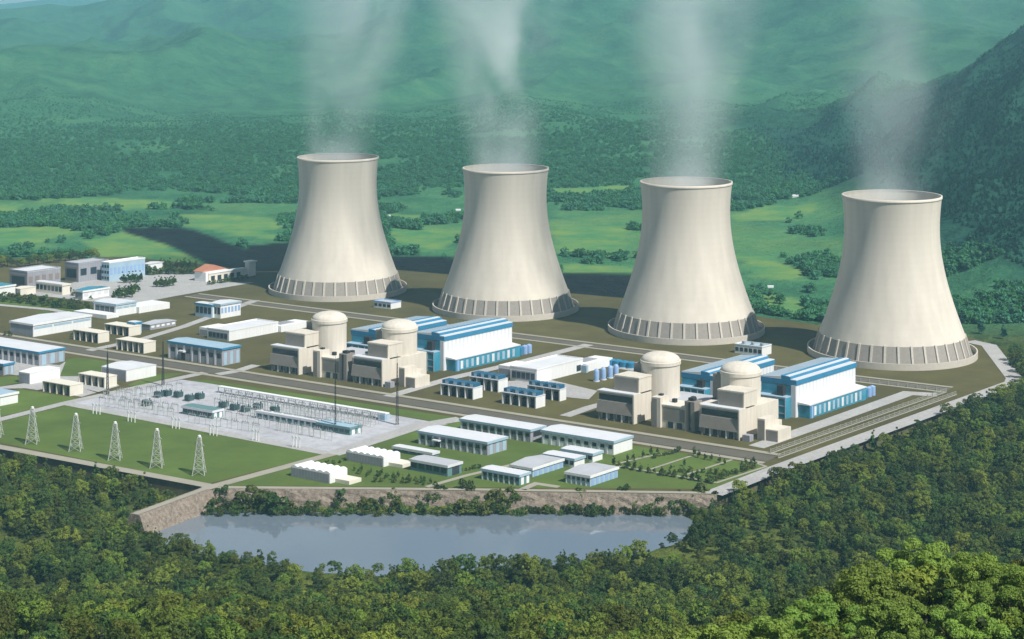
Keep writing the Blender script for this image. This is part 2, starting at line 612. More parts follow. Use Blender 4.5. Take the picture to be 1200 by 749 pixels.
def ground_mat():
    m = bpy.data.materials.new('ground_cover')
    m.use_nodes = True
    nt = m.node_tree
    b = nt.nodes['Principled BSDF']
    b.inputs['Roughness'].default_value = 0.95
    b.inputs['Specular IOR Level'].default_value = 0.1
    geo = nn(nt, 'ShaderNodeNewGeometry')
    def noise_(s, d=6, r=0.65):
        n = nn(nt, 'ShaderNodeTexNoise')
        n.inputs['Scale'].default_value = s; n.inputs['Detail'].default_value = d; n.inputs['Roughness'].default_value = r
        nt.links.new(geo.outputs['Position'], n.inputs['Vector'])
        return n
    def ramp(src, stops):
        r = nn(nt, 'ShaderNodeValToRGB')
        e = r.color_ramp.elements
        while len(e) < len(stops): e.new(0.5)
        for k, (p, c) in enumerate(stops):
            e[k].position = p; e[k].color = (*c, 1)
        nt.links.new(src, r.inputs['Fac'])
        return r
    def mix(fac, a, c):
        x = nn(nt, 'ShaderNodeMix', data_type='RGBA')
        nt.links.new(fac, x.inputs[0]); nt.links.new(a, x.inputs[6]); nt.links.new(c, x.inputs[7])
        return x.outputs[2]
    n1 = noise_(0.006); n2 = noise_(0.05, 5, 0.7)
    forest = ramp(n1.outputs['Fac'], [(0.32, (0.020, 0.110, 0.060)), (0.5, (0.055, 0.205, 0.098)), (0.66, (0.100, 0.270, 0.108))])
    fine = ramp(n2.outputs['Fac'], [(0.35, (0.024, 0.065, 0.026)), (0.65, (0.075, 0.160, 0.052))])
    fm = nn(nt, 'ShaderNodeMix', data_type='RGBA')
    fm.inputs[0].default_value = 0.35
    nt.links.new(forest.outputs[0], fm.inputs[6]); nt.links.new(fine.outputs[0], fm.inputs[7])
    n3 = noise_(0.014, 6, 0.7)
    meadow = ramp(n3.outputs['Fac'], [(0.35, (0.055, 0.205, 0.075)), (0.6, (0.185, 0.285, 0.070))])
    n4 = noise_(0.03)
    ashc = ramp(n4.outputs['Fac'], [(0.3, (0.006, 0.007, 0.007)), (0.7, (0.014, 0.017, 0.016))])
    a1 = nn(nt, 'ShaderNodeAttribute', attribute_name='meadow')
    a2 = nn(nt, 'ShaderNodeAttribute', attribute_name='ash')
    a3 = nn(nt, 'ShaderNodeAttribute', attribute_name='conifer')
    conif = ramp(n2.outputs['Fac'], [(0.35, (0.008, 0.040, 0.030)), (0.65, (0.022, 0.088, 0.056))])
    a4 = nn(nt, 'ShaderNodeAttribute', attribute_name='floor')
    floorc = ramp(n2.outputs['Fac'], [(0.35, (0.030, 0.048, 0.014)), (0.65, (0.085, 0.110, 0.026))])
    c = mix(a3.outputs['Fac'], fm.outputs[2], conif.outputs[0])
    c = mix(a4.outputs['Fac'], c, floorc.outputs[0])
    a5 = nn(nt, 'ShaderNodeAttribute', attribute_name='glade')
    gladec = ramp(n2.outputs['Fac'], [(0.35, (0.085, 0.120, 0.018)), (0.65, (0.170, 0.185, 0.035))])
    c = mix(a5.outputs['Fac'], c, gladec.outputs[0])
    c = mix(a1.outputs['Fac'], c, meadow.outputs[0])
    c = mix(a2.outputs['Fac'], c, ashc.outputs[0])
    nt.links.new(c, b.inputs['Base Color'])
    bp = nn(nt, 'ShaderNodeBump')
    bp.inputs['Distance'].default_value = 9.0
    nt.links.new(n2.outputs['Fac'], bp.inputs['Height'])
    inv = nn(nt, 'ShaderNodeMath', operation='SUBTRACT'); inv.inputs[0].default_value = 1.0
    nt.links.new(a1.outputs['Fac'], inv.inputs[1])
    nt.links.new(inv.outputs[0], bp.inputs['Strength'])
    nt.links.new(bp.outputs['Normal'], b.inputs['Normal'])
    return m


me.materials.append(ground_mat())
ground = bpy.data.objects.new('ground', me)
COL.objects.link(ground)
ground['kind'] = 'structure'

# ---------------- site terrace (slab with earth skirt), lawns, roads
mb = MB(False)
mb.prism(SITE, -14.0, 0.0)
so = mb.build('site_ground', M['site']); so['kind'] = 'structure'
so.data.materials.append(M['earth'])
for p in so.data.polygons:
    if abs(p.normal.z) < 0.5: p.material_index = 1

LAWNS = [
    [(-55, 508), (78, 475), (385, 531), (243, 567)],
    [(213, 447), (240, 445), (540, 490), (524, 496)],
    [(250, 569), (392, 534), (490, 500), (545, 493), (903, 546), (835, 573)],
    [(78, 421), (92, 419), (155, 428), (122, 441), (70, 441)],
    [(-20, 464), (24, 456), (92, 467), (74, 471), (-20, 493)],
    [(-20, 447), (0, 442), (20, 440), (24, 448), (-20, 457)],
    [(150, 451), (186, 438), (216, 437), (158, 454)],
    [(-20, 345), (106, 359), (106, 368), (-20, 354)],
    [(42, 367), (55, 364), (72, 370), (45, 373)],
]
for p in LAWNS: sheet('lawn', p, 0.06, M['lawn'])
sheet('switchyard_gravel', [(80, 472), (213, 445), (243, 449), (525, 497.5), (492, 500), (392, 531)], 0.10, M['gravel'])
sheet('plaza_paving', [(20, 344), (60, 338), (120, 322), (175, 318), (228, 319), (270, 331), (298, 331), (205, 347), (150, 358), (60, 348)], 0.05, M['road'])
sheet('yard_paving', [(-20, 456), (30, 449), (62, 441), (125, 441), (140, 452), (96, 465), (30, 455)], 0.09, M['road'])
sheet('yard_paving', [(-20, 420), (70, 428), (78, 423), (72, 440), (24, 440), (-20, 436)], 0.05, M['road'])
sheet('yard_paving', [(590, 447), (640, 444), (700, 458), (690, 468), (640, 463), (585, 452)], 0.05, M['road'])

main = [(-80, 383.5), (905, 538.1)]
for off, w, z, m in ((0, 15, 0.14, 'asphalt'),):
    strip('main_road', main, w, z, M[m], off)
for off in (-12, 12):
    strip('pavement', main, 5, 0.26, M['kerb'], off, 0.2)
back = [(225, 346), (1003, 444), (1112, 457)]
strip('back_road', back, 11, 0.14, M['asphalt'])
for off in (-9.5, 9.5):
    strip('pavement', back, 4, 0.26, M['kerb'], off, 0.2)
strip('service_road', [(455, 465), (530, 443), (600, 427), (690, 404)], 10, 0.18, M['road'])
strip('service_road', [(886, 524), (975, 493), (1064, 461), (1098, 463)], 12, 0.18, M['road'])
strip('service_road', [(255, 439), (278, 435), (300, 428)], 9, 0.18, M['road'])
strip('service_road', [(104, 411), (165, 398), (215, 383), (300, 352)], 9, 0.18, M['road'])
strip('service_road', [(662, 488), (690, 478), (720, 470)], 9, 0.18, M['road'])
strip('service_road', [(-40, 354), (60, 363), (105, 372)], 8, 0.18, M['road'])
strip('perimeter_road', [(836, 579), (914, 548.5), (1187, 449), (1189, 444), (1159, 405), (1136, 400)], 13, 0.22, M['road'])
strip('waterside_path', [(245, 571), (560, 574), (838, 578)], 4.5, 0.20, M['kerb'])
strip('perimeter_road', [(-300, 468), (0, 524), (244, 569.5)], 8, 0.22, M['kerb'])
strip('service_road', [(240, 573), (389, 532.5)], 8, 0.24, M['kerb'])
strip('service_road', [(389, 532.5), (492, 499), (540, 491)], 13, 0.20, M['road'])
strip('service_road', [(77, 473), (389, 532.5)], 9, 0.21, M['road'])
strip('service_road', [(-60, 507), (77, 472.5), (212, 443), (240, 437)], 9, 0.19, M['road'])
strip('service_road', [(500, 571), (545, 558), (600, 545)], 4, 0.20, M['kerb'])
strip('garden_path', [(722, 544), (760, 535), (800, 528), (880, 541), (898, 547)], 2.2, 0.20, M['kerb'])
strip('garden_path', [(722, 546), (840, 566), (898, 547)], 2.2, 0.21, M['kerb'])
strip('garden_path', [(760, 551), (815, 533)], 2.0, 0.22, M['kerb'])
strip('garden_path', [(800, 558), (858, 539)], 2.0, 0.22, M['kerb'])
strip('service_road', [(612, 574), (628, 567), (655, 571)], 5, 0.20, M['kerb'])

# ---------------- reservoir
wm = bpy.data.materials.new('still_water'); wm.use_nodes = True
wb = wm.node_tree.nodes['Principled BSDF']
wb.inputs['Base Color'].default_value = (0.165, 0.205, 0.245, 1)
wb.inputs['Roughness'].default_value = 0.04
wb.inputs['Specular IOR Level'].default_value = 0.5
wb.inputs['IOR'].default_value = 1.75
g_ = nn(wm.node_tree, 'ShaderNodeNewGeometry')
w1 = nn(wm.node_tree, 'ShaderNodeTexNoise'); w1.inputs['Scale'].default_value = 0.25; w1.inputs['Detail'].default_value = 3
w2 = nn(wm.node_tree, 'ShaderNodeBump'); w2.inputs['Distance'].default_value = 0.06; w2.inputs['Strength'].default_value = 0.5
wm.node_tree.links.new(g_.outputs['Position'], w1.inputs['Vector'])
wm.node_tree.links.new(w1.outputs['Fac'], w2.inputs['Height'])
wm.node_tree.links.new(w2.outputs['Normal'], wb.inputs['Normal'])
sheet('water', [(120, 596), (240, 586), (500, 590), (870, 592), (880, 625), (830, 660), (700, 690), (450, 705), (280, 690), (160, 650)], ZW, wm)


def stone_wall(name, A, B, label, h0=0.0, h1=-12.5, batter=5.0, side=-1, seg=60):
    d = (B - A).normalized(); n = Vector((-d.y, d.x, 0)) * side
    L = (B - A).length
    v, f = [], []
    K = 6
    for i in range(seg + 1):
        for k in range(K + 1):
            t = k / K
            p = A + d * (L * i / seg) + n * (0.4 + batter * t)
            j = 0.7 if 0 < k < K else 0.0
            p = p + n * random.uniform(-j, j)
            v.append((p.x - A.x, p.y - A.y, h0 + (h1 - h0) * t + random.uniform(-j, j) * 0.5))
    for i in range(seg):
        for k in range(K):
            a = i * (K + 1) + k
            f.append([a, a + 1, a + K + 2, a + K + 1])
    # cap and back
    b0 = len(v)
    for i in range(seg + 1):
        p = A + d * (L * i / seg) - n * 0.3
        v.append((p.x - A.x, p.y - A.y, h0)); v.append((p.x - A.x, p.y - A.y, h1))
    for i in range(seg):
        f.append([i * (K + 1), (i + 1) * (K + 1), b0 + 2 * i + 2, b0 + 2 * i])
        f.append([b0 + 2 * i, b0 + 2 * i + 2, b0 + 2 * i + 3, b0 + 2 * i + 1])
    m = MB(False); m.v, m.f = v, f
    o = m.build(name, M['stone'], loc=(A.x, A.y, 0.12))
    return tag(o, label, 'wall')


_c = at(245, 572); _e = at(840, 580)
_d = (_e - _c).normalized(); _n = Vector((_d.y, -_d.x, 0))
stone_wall('retaining_wall', _c, _e, 'long brown rubble stone retaining wall above the far shore of the reservoir')
# the dam running out to the left of the reservoir
dA, dB = at(243, 572), at(158, 603)
dd = (dB - dA).normalized(); dn = Vector((-dd.y, dd.x, 0))
mb = MB(False)
L = (dB - dA).length
prof = [(-9.5, -13), (-3.6, 0.1), (3.6, 0.1), (9.5, -13)]
ring = []
for t in (0, 1):
    r = []
    for s, z in prof:
        p = dd * (L * t) + dn * s
        mb.v.append((p.x, p.y, z)); r.append(len(mb.v) - 1)
    ring.append(r)
for k in range(3): mb.f.append([ring[0][k], ring[0][k + 1], ring[1][k + 1], ring[1][k]])
mb.f.append(ring[0]); mb.f.append(ring[1][::-1])
dam = mb.build('dam', M['stone'], loc=(dA.x, dA.y, 0))
tag(dam, 'short stone dam with a pale path on top at the left end of the reservoir', 'dam')
strip('dam_path', None, 4.6, 0.26, M['kerb'], world=[dA, dB])
HAZE = 0.66e-4
SUN_AZ, SUN_EL, SUN_S, SKY_S, EXPO = 133.0, 50.0, 4.7, 0.05, 0.26
# ------------------------------------------------------------------ cooling towers
def tower(cx, cy, ytop, label):
    C = at(cx, cy)
    H = solve_h(C, ytop)
    r = root('cooling_tower', C, label, 'cooling tower', 'hyperbolic cooling towers')
    s = H / 133.0
    prof = []
    zb, zt, rb = 17.0 * s, H, 59.5
    zth, rth = 0.80 * H, 38.8
    k = (zth - zb) / math.sqrt((rb / rth) ** 2 - 1)
    kt = (zt - zth) / math.sqrt((40.7 / rth) ** 2 - 1)
    for i in range(49):
        z = zb + (zt - zb) * i / 48
        kk = k if z < zth else kt
        prof.append((rth * math.sqrt(1 + ((z - zth) / kk) ** 2), z))
    inner = [(a - 1.1, z) for a, z in prof[::-1]]
    rim = [(prof[-1][0] + 0.3, zt - 1.6), (prof[-1][0] + 0.3, zt + 0.4), (prof[-1][0] - 1.3, zt + 0.4)]
    MB(False).lathe(prof + [(prof[-1][0] + 0.28, zt - 1.7)] + rim + inner + [prof[0]], 128).build('shell', M['tower'], r, smooth=True)
    MB(False).lathe([(59.3, 17.2 * s), (63.6, 3.0), (62.6, 3.0), (58.3, 17.2 * s), (59.3, 17.2 * s)], 128).build('louvre_screen', M['louvre'], r)
    cm = None
    for i in range(36):
        t = 2 * PI * (i + 0.3) / 36
        if cm is None:
            b = MB(False)
            w = 0.85
            b.v = [(64.6, -w, 2.5), (64.6, w, 2.5), (62.4, w, 2.5), (62.4, -w, 2.5), (60.2, -w, 17.8 * s), (60.2, w, 17.8 * s), (58.2, w, 17.8 * s), (58.2, -w, 17.8 * s)]
            b.f = [[0, 1, 2, 3], [7, 6, 5, 4], [0, 4, 5, 1], [1, 5, 6, 2], [2, 6, 7, 3], [3, 7, 4, 0]]
            cm = b.mesh('column', M['rib'])
        o = bpy.data.objects.new('column', cm)
        COL.objects.link(o); o.parent = r; o.rotation_euler = (0, 0, t)
    MB(False).lathe([(69.2, -0.5), (69.2, 5.2), (68.2, 5.2), (68.2, 1.2), (68.2, -0.5)], 128).build('basin', M['rib'], r)
    MB(False).lathe([(68.1, 1.0), (61.0, 1.4)], 96).build('basin_floor', M['louvre'], r)
    return C, H


T = []
for cx, cy, yt, lb in ((396, 340, 184, 'cream concrete cooling tower behind the white workshop, farthest left of the four'),
                       (592.5, 361.5, 197, 'cream cooling tower rising behind the two blue roofed turbine halls on the left'),
                       (804, 387, 213, 'cream cooling tower directly behind the right pair of reactor domes'),
                       (1045, 414, 229, 'biggest looking cream cooling tower, beside the bend of the perimeter road')):
    T.append(tower(cx, cy, yt, lb))


# ------------------------------------------------------------------ buildings
def frame(C, xL, xR, yT):
    C = at(*C)
    return C, solve(C, U1, xL), solve(C, U2, xR), solve_h(C, yT)


def bld(name, cat, label, Cpx, xL, xR, yT, wall='white', roof='greyroof', fascia=None, front=None, end=None, group=None, over=0.5, parapet=False, canopy=False, units=0):
    C, A, B, h = frame(Cpx, xL, xR, yT)
    r = root(name, C, label, cat, group)
    MB().box(0, A, 0, B, -0.3, h - 0.4).build('wall', M[wall], r)
    if parapet:
        MB().box(-0.15, A + 0.15, -0.15, B + 0.15, h - 0.4, h).build('roof', M[roof], r)
        m = MB()
        m.box(-0.2, A + 0.2, -0.2, 0.35, h, h + 0.9).box(-0.2, A + 0.2, B - 0.35, B + 0.2, h, h + 0.9)
        m.box(-0.2, 0.35, 0.35, B - 0.35, h, h + 0.9).box(A - 0.35, A + 0.2, 0.35, B - 0.35, h, h + 0.9)
        m.build('parapet', M[fascia or wall], r)
    else:
        o = over
        rz = h + min(1.8, 0.05 * B)
        MB().profile([(-o, h - 0.38), (B + o, h - 0.38), (B + o, h), (B / 2, rz), (-o, h)], -o, A + o).build('roof', M[roof], r)
        if fascia:
            m = MB()
            f = 1.5
            m.box(-o - 0.2, A + o + 0.2, -o - 0.22, -o - 0.01, h - f, h + 0.12)
            m.box(-o - 0.22, -o - 0.01, -o, B + o, h - f, h + 0.15)
            m.build('fascia', M[fascia], r)
    if front:
        k, n = front[0], front[1]
        st = A / n
        if k == 'pil':      # pilasters and recessed windows between
            for i in range(n):
                MB().box(i * st + st * 0.74, i * st + st * 0.96, -0.30, -0.003, 0, h - 1.9).build('pilaster', M['paleroof'], r)
            for i in range(0, n):
                MB().box(i * st + st * 0.12, i * st + st * 0.62, -0.10, -0.003, h * 0.42, h * 0.68).build('window', M['glass'], r)
        if k == 'win':
            rowsn = front[2] if len(front) > 2 else 1
            for j in range(rowsn):
                z0 = h * (j + 0.30) / rowsn * 0.95; z1 = h * (j + 0.78) / rowsn * 0.95
                for i in range(n):
                    MB().box(i * st + st * 0.14, i * st + st * 0.86, -0.12, -0.003, z0, z1).build('window', M['glass'], r)
        if k == 'panel':
            MB().box(0.6, A - 0.6, -0.14, -0.003, 0.3, h - 1.2).build('front_panel', M['greywall'], r)  # grey over the front only: that side's shade put into the colour
        if k == 'mark':
            MB().box(A * 0.06, A * 0.94, -0.16, -0.003, h * 0.12, h * 0.80).build('front_panel', M[front[2]], r)
            for i in range(n):
                MB().box(A * 0.06 + (i + 0.1) * A * 0.88 / n, A * 0.06 + (i + 0.9) * A * 0.88 / n, -0.26, -0.165, h * 0.22, h * 0.7).build('window', M['glass'], r)
    if end:
        k, n = end[0], end[1]
        st = B / n
        for i in range(n):
            if k == 'stripe':
                MB().box(-0.16, -0.003, i * st + st * 0.32, i * st + st * 0.82, 0.2, h * 0.74).build('door', M[end[2] if len(end) > 2 else 'paleblue'], r)
            if k == 'win':
                MB().box(-0.14, -0.003, i * st + st * 0.2, i * st + st * 0.8, h * 0.35, h * 0.72).build('window', M[end[2] if len(end) > 2 else 'glass'], r)
            if k == 'band':
                MB().box(-0.14, -0.003, i * st + st * 0.04, i * st + st * 0.96, h * 0.58, h * 0.76).build('window', M[end[2] if len(end) > 2 else 'paleblue'], r)
    if canopy:
        MB().box(A * 0.66, A * 0.76, -3.0, -0.35, h * 0.50, h * 0.58).build('canopy', M['paleroof'], r)
        MB().box(A * 0.675, A * 0.745, -0.36, -0.003, 0, h * 0.42).build('door', M['dark'], r)
    for i in range(units):
        u = A * (i + 0.5) / units
        MB().box(u - 1.1, u + 1.1, B * 0.4, B * 0.4 + 2.0, h, h + 2.2).build('roof_vent', M['greywall'], r)
    return r, C, A, B, h


def bays(label, Cpx, xL, xR, yT, n=4, tops=False, group=None):
    """open fronted row of bays"""
    C, A, B, h = frame(Cpx, xL, xR, yT)
    r = root('bay_shed', C, label, 'shed', group)
    zt = h * (0.72 if tops else 1.0)
    m = MB()
    m.box(0, A, B * 0.55, B, -0.2, zt)
    st = A / n
    for i in range(n + 1):
        a = min(max(i * st - 0.45, 0), A - 0.9)
        m.box(a, a + 0.9, 0, B * 0.545, -0.2, zt)
    m.box(-0.02, 0.4, -0.02, B * 0.545, -0.2, zt - 0.01)
    m.build('wall', M['ivory' if not tops else 'white'], r)
    MB().box(-0.25, A + 0.25, -0.3, B + 0.25, zt + 0.002, zt + 0.5).build('roof', M['ivory' if not tops else 'paleroof'], r)
    for i in range(n):
        MB().box(i * st + 0.9, (i + 1) * st - 0.9, B * 0.25, B * 0.53, 0, zt * 0.7).build('equipment_cabinet', M['dark'], r)
        if tops:
            o = MB().box(i * st + 0.5, (i + 1) * st - 0.9, B * 0.10, B * 0.85, zt + 0.52, h).build('cooler', M['cooler'], r)
            MB().box(i * st + 1.0, i * st + st * 0.5, B * 0.08, B * 0.098, zt + 0.8, h - 0.2).build('grille', M['paleblue'], o)
    return r


# ---- the reactor units
def reactor(Cpx, label, ca=3.0):
    C = at(*Cpx)
    r = root('reactor_building', C, label, 'reactor', 'reactor buildings')
    c, p = M['concrete'], M['panel']
    # service block
    MB().box(0.8, 30, 3.2, 8.5, -0.3, 19.4).build('service_block', c, r)
    MB().box(-0.2, 0.8, 0, 8.5, -0.3, 20.2).build('end_wall', c, r)
    MB().profile([(0.0, 5.2), (3.19, 5.2), (3.19, 13.4), (1.2, 13.4)], 0.81, 30).build('front_panel', p, r)
    MB().box(0.9, 29.6, 2.6, 3.18, 13.8, 17.6).build('window_band', M['glass'], r)
    MB().box(0.82, 30.4, 1.4, 8.7, 19.4, 20.3).build('roof', M['paleroof'], r)
    for i in range(5):
        MB().box(3.5 + i * 6.0, 4.5 + i * 6.0, 0.5, 1.5, -0.2, 5.18).build('pillar', M['white'] if i in (1, 3) else p, r)
    for i in range(4):
        MB().box(4.9 + i * 6.0, 9.1 + i * 6.0, 2.9, 3.18, 0.4, 4.8).build('window', M['glass'], r)
    # fuel block
    MB().box(1.0, 20.5, 7.5, 23.5, 20.31, 30).build('fuel_block', c, r)
    MB().box(1.6, 20.0, 7.2, 7.49, 20.6, 29.2).build('front_panel', p, r)
    MB().box(0.7, 20.8, 7.2, 23.8, 30.01, 30.9).build('parapet', c, r)
    MB().box(1.0, max(28.5, ca + 15), 8.6, 50, -0.3, 19.0).build('rear_block', c, r)
    MB().box(ca + 11.0, ca + 17.0, 29, 35, 18.0, 36).build('stair_tower', p, r)
    # containment
    MB().lathe([(13.7, -0.3), (13.7, 36.4), (14.4, 36.7), (14.4, 39.0), (13.9, 39.2), (13.7, 39.3)], 64, ca, 36).build('containment_wall', c, r, smooth=False)
    prof = [(13.7 * math.cos(t), 39.3 + 5.4 * math.sin(t)) for t in [k * PI / 2 / 14 for k in range(15)]]
    MB().lathe([(max(a, 0.02), z) for a, z in prof], 64, ca, 36).build('dome', c, r, smooth=True)
    return C


def auxiliary(C, sep, label):
    r = root('auxiliary_building', C, label, 'auxiliary building', 'auxiliary buildings between the reactors')
    c, p = M['concrete'], M['panel']
    f = sep / 76.0
    a1, a2 = -18.5 * f, -35.5 * f
    MB().box(a2, a1 - 0.01, 4, 21, -0.3, 15.2).build('main_block', c, r)
    MB().box(a2 + 0.8, a1 - 0.9, 3.75, 3.99, 5.5, 14.0).build('front_panel', p, r)
    for i in range(2):
        MB().box(a2 + 2.5 + i * 6.5 * f, a2 + 6.5 + i * 6.5 * f, 3.7, 3.99, 0.4, 4.6).build('window', M['glass'], r)
    MB().box(a2 - 0.3, a1 + 0.2, 3.5, 21.2, 15.21, 16.0).build('roof', M['ivory'], r)
    MB().box(a1, a1 + 7.0, 2, 12, -0.3, 20.5).build('corner_block', c, r)
    MB().box(a1 + 2.6, a1 + 6.6, 1.75, 1.99, 0.3, 19.6).build('front_panel', p, r)
    MB().box(a2 - 7.5, a2 - 0.02, 3, 12, -0.3, 20.5).build('stair_tower', p, r)
    MB().box(a2 - 4.6, a2 - 3.2, 2.7, 2.99, 1, 20).build('window_slot', M['dark'], r)
    MB().box(a2 - 5.5, a2 - 1.5, 5, 9, 20.51, 22.6).build('roof_vent', M['dark'], r)
    MB().box(a2 - 15, a2 - 7.52, 9, 30, -0.3, 17.0).build('side_block', c, r)
    MB().box(a2 - 15.3, a2 - 7.2, 8.7, 30.2, 17.01, 17.8).build('roof', M['paleroof'], r)
    MB().box(a2 - 14, -0.6, 21.5, 56, -0.3, 13.0).build('rear_block', M['greywall'], r)
    MB().box(a2 - 14.2, -0.4, 21.3, 56.2, 13.01, 13.7).build('roof', M['greyroof'], r)
    MB().box(a1 + 7.2, -0.7, 21.2, 21.49, 0.2, 12.4).build('gap_shade_panel', M['dark'], r)  # dark panel added in the gap, stands in for its deep shade
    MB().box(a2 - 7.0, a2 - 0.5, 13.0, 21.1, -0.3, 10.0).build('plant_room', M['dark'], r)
    for k, (a, b) in enumerate(((a1 - 5, 12), (a1 - 11, 25), (a2 - 9, 24), (a1 + 3, 8))):
        MB().box(a, a + 2.6, b, b + 2.6, 13.71, 18.6 if k < 2 else 19.5 + 2.2 * (k == 3)).build('roof_vent', M['dark'], r)
    return r


def annex(C, label):
    r = root('stepped_annex', C, label, 'annex', 'stepped annexes')
    c = M['concrete']
    MB().box(-13.5, -8.0, 9, 22, -0.3, 14.5).build('tall_block', c, r)
    MB().box(-13.4, -8.6, 8.75, 8.99, 0.3, 13.6).build('front_panel', M['panel'], r)
    MB().box(-22.5, -13.52, 10, 26, -0.3, 7.8).build('low_block', c, r)
    MB().box(-22.2, -14.0, 9.75, 9.99, 0.3, 7.2).build('front_panel', M['panel'], r)
    MB().box(-13.52, -8.0, 22.02, 30, -0.3, 10.5).build('rear_block', c, r)
    MB().box(-7.6, -2.2, 0.4, 5, -0.3, 4.2).build('porch', M['greywall'], r)
    return r


for pair, (c1, c2) in (('left', ((350, 439.5), (447.7, 453.5))), ('right', ((742.5, 497.5), (866, 516.5)))):
    A_ = reactor(c1, {'left': 'cream reactor building with flat dome, leftmost, beside the white workshop',
                      'right': 'cream domed reactor building just right of the white workshop with coolers'}[pair])
    B_ = reactor(c2, {'left': 'cream domed reactor building left of the taller white turbine hall on the left',
                      'right': 'cream domed reactor building nearest the perimeter road'}[pair], {'left': 15.0, 'right': 21.0}[pair])
    sep = (A_ - B_).length
    auxiliary(A_, sep, 'low cream auxiliary building between the %s' % {'left': 'two reactor domes on the left', 'right': 'two reactor domes on the right'}[pair])
    annex(B_, 'small stepped cream annex at the foot of the %s' % {'left': 'reactor left of the crossing road', 'right': 'reactor nearest the perimeter road'}[pair])


# ---- turbine halls
def hall(Cpx, xL, xR, yT, label, side=True):
    C, A, B, h = frame(Cpx, xL, xR, yT)
    A = max(A, 27)
    r = root('turbine_hall', C, label, 'turbine hall', 'turbine halls')
    W, BL = M['cladding'], M['blue']
    MB().box(0, A, 0, B, -0.3, h - 3.6).build('wall', W, r)
    MB().box(-0.5, A + 0.5, -0.5, B + 0.5, h - 3.59, h - 0.2).build('fascia', BL, r)
    # long roof in steps: white eave strip, blue raised strip, ribbed white field
    MB().box(-0.3, 4.2, -0.3, B + 0.3, h - 0.19, h + 0.35).build('eave_strip', M['paleroof'], r)
    MB().profile_b([(4.25, h - 0.19), (A * 0.42, h - 0.19), (A * 0.42, h + 2.6), (4.25, h + 1.8)], -0.3, B + 0.3).build('clerestory', BL, r)
    MB().profile_b([(A * 0.20, h + 1.95), (A * 0.30, h + 2.25), (A * 0.30, h + 2.6), (A * 0.20, h + 2.5)], -0.2, B + 0.2).build('roof_stripe', M['paleroof'], r)
    m = MB()
    m.profile_b([(A * 0.42 + 0.05, h - 0.19), (A + 0.3, h - 0.19), (A + 0.3, h + 0.6), (A * 0.42 + 0.05, h + 1.9)], -0.3, B + 0.3)
    n = int(B / 4)
    rf = m.build('roof', M['paleroof'], r)
    for i in range(n):
        b = (i + 0.3) * B / n
        MB().profile_b([(A * 0.44, h + 1.75), (A - 0.5, h + 0.6), (A - 0.5, h + 1.0), (A * 0.44, h + 2.2)], b, b + 1.4).build('skylight', M['paleblue'], rf)
    # gable end: white fin, recessed dark band, teal glass annexe
    MB().box(-0.1, 3.4, -0.9, -0.003, -0.3, h - 3.7).build('corner_fin', M['paleroof'], r)
    MB().box(3.5, A - 0.3, -0.35, -0.003, h * 0.58, h - 3.8).build('window_band', M['teal'], r)
    g = MB().box(3.5, A - 0.2, -7.5, -0.36, -0.3, h * 0.55).build('glass_annexe', M['teal'], r)
    for i in range(5):
        a = 3.6 + (A - 5) * i / 4
        MB().box(a, a + 0.6, -7.85, -7.503, 0, h * 0.55).build('mullion', M['paleblue'], g)
    for j in range(3):
        MB().box(3.5, A - 0.2, -7.75, -7.505, h * (0.12 + 0.2 * j), h * (0.12 + 0.2 * j) + 0.7).build('transom', M['paleblue'], g)
    MB().box(3.4, A, -7.9, -0.37, h * 0.551, h * 0.575).build('annexe_roof', M['paleblue'], g)
    MB().box(A * 0.28, A * 0.45, -4.5, -0.5, h * 0.58, h * 0.84).build('duct', M['dark'], r)
    if side:
        hs = 9.0
        s = MB().box(-9.0, -0.02, B * 0.03, B * 0.98, -0.3, hs).build('side_annexe', M['teal'], r)
        MB().profile_b([(-9.5, hs + 0.01), (-0.03, hs + 0.01), (-0.03, hs + 1.7), (-9.5, hs + 0.7)], B * 0.02, B * 0.985).build('annexe_roof', M['paleroof'], r)
        n = 11
        for i in range(n):
            b = B * (0.10 + 0.84 * i / n)
            MB().box(-9.2, -9.003, b, b + B * 0.035, 1.2, hs - 1.6).build('window', M['paleblue'] if i % 3 else W, s)
        MB().box(-9.6, -9.005, B * 0.045, B * 0.075, 0, hs - 0.5).build('door', M['skyblue'], s)
        for i in range(3):
            MB().lathe([(2.4, 0), (2.4, 6.5), (0.03, 7.6)], 20, -5, B * 1.0 + 4 + i * 5.6).build('storage_tank', M['skyblue'] if i else M['blue'], r)
    return r


hall((447, 423), 412, 522.7, 391, 'blue roofed turbine hall mostly hidden behind the left pair of reactor domes', False)
hall((520.6, 434.5), 486, 600, 394.5, 'white turbine hall with blue striped roof beside the left crossing road')
hall((838, 474), 803, 907, 441, 'blue roofed turbine hall mostly hidden behind the right pair of reactor domes', False)
hall((933, 489.5), 898.5, 1002.5, 446, 'white turbine hall with blue striped roof at the right end of the site')

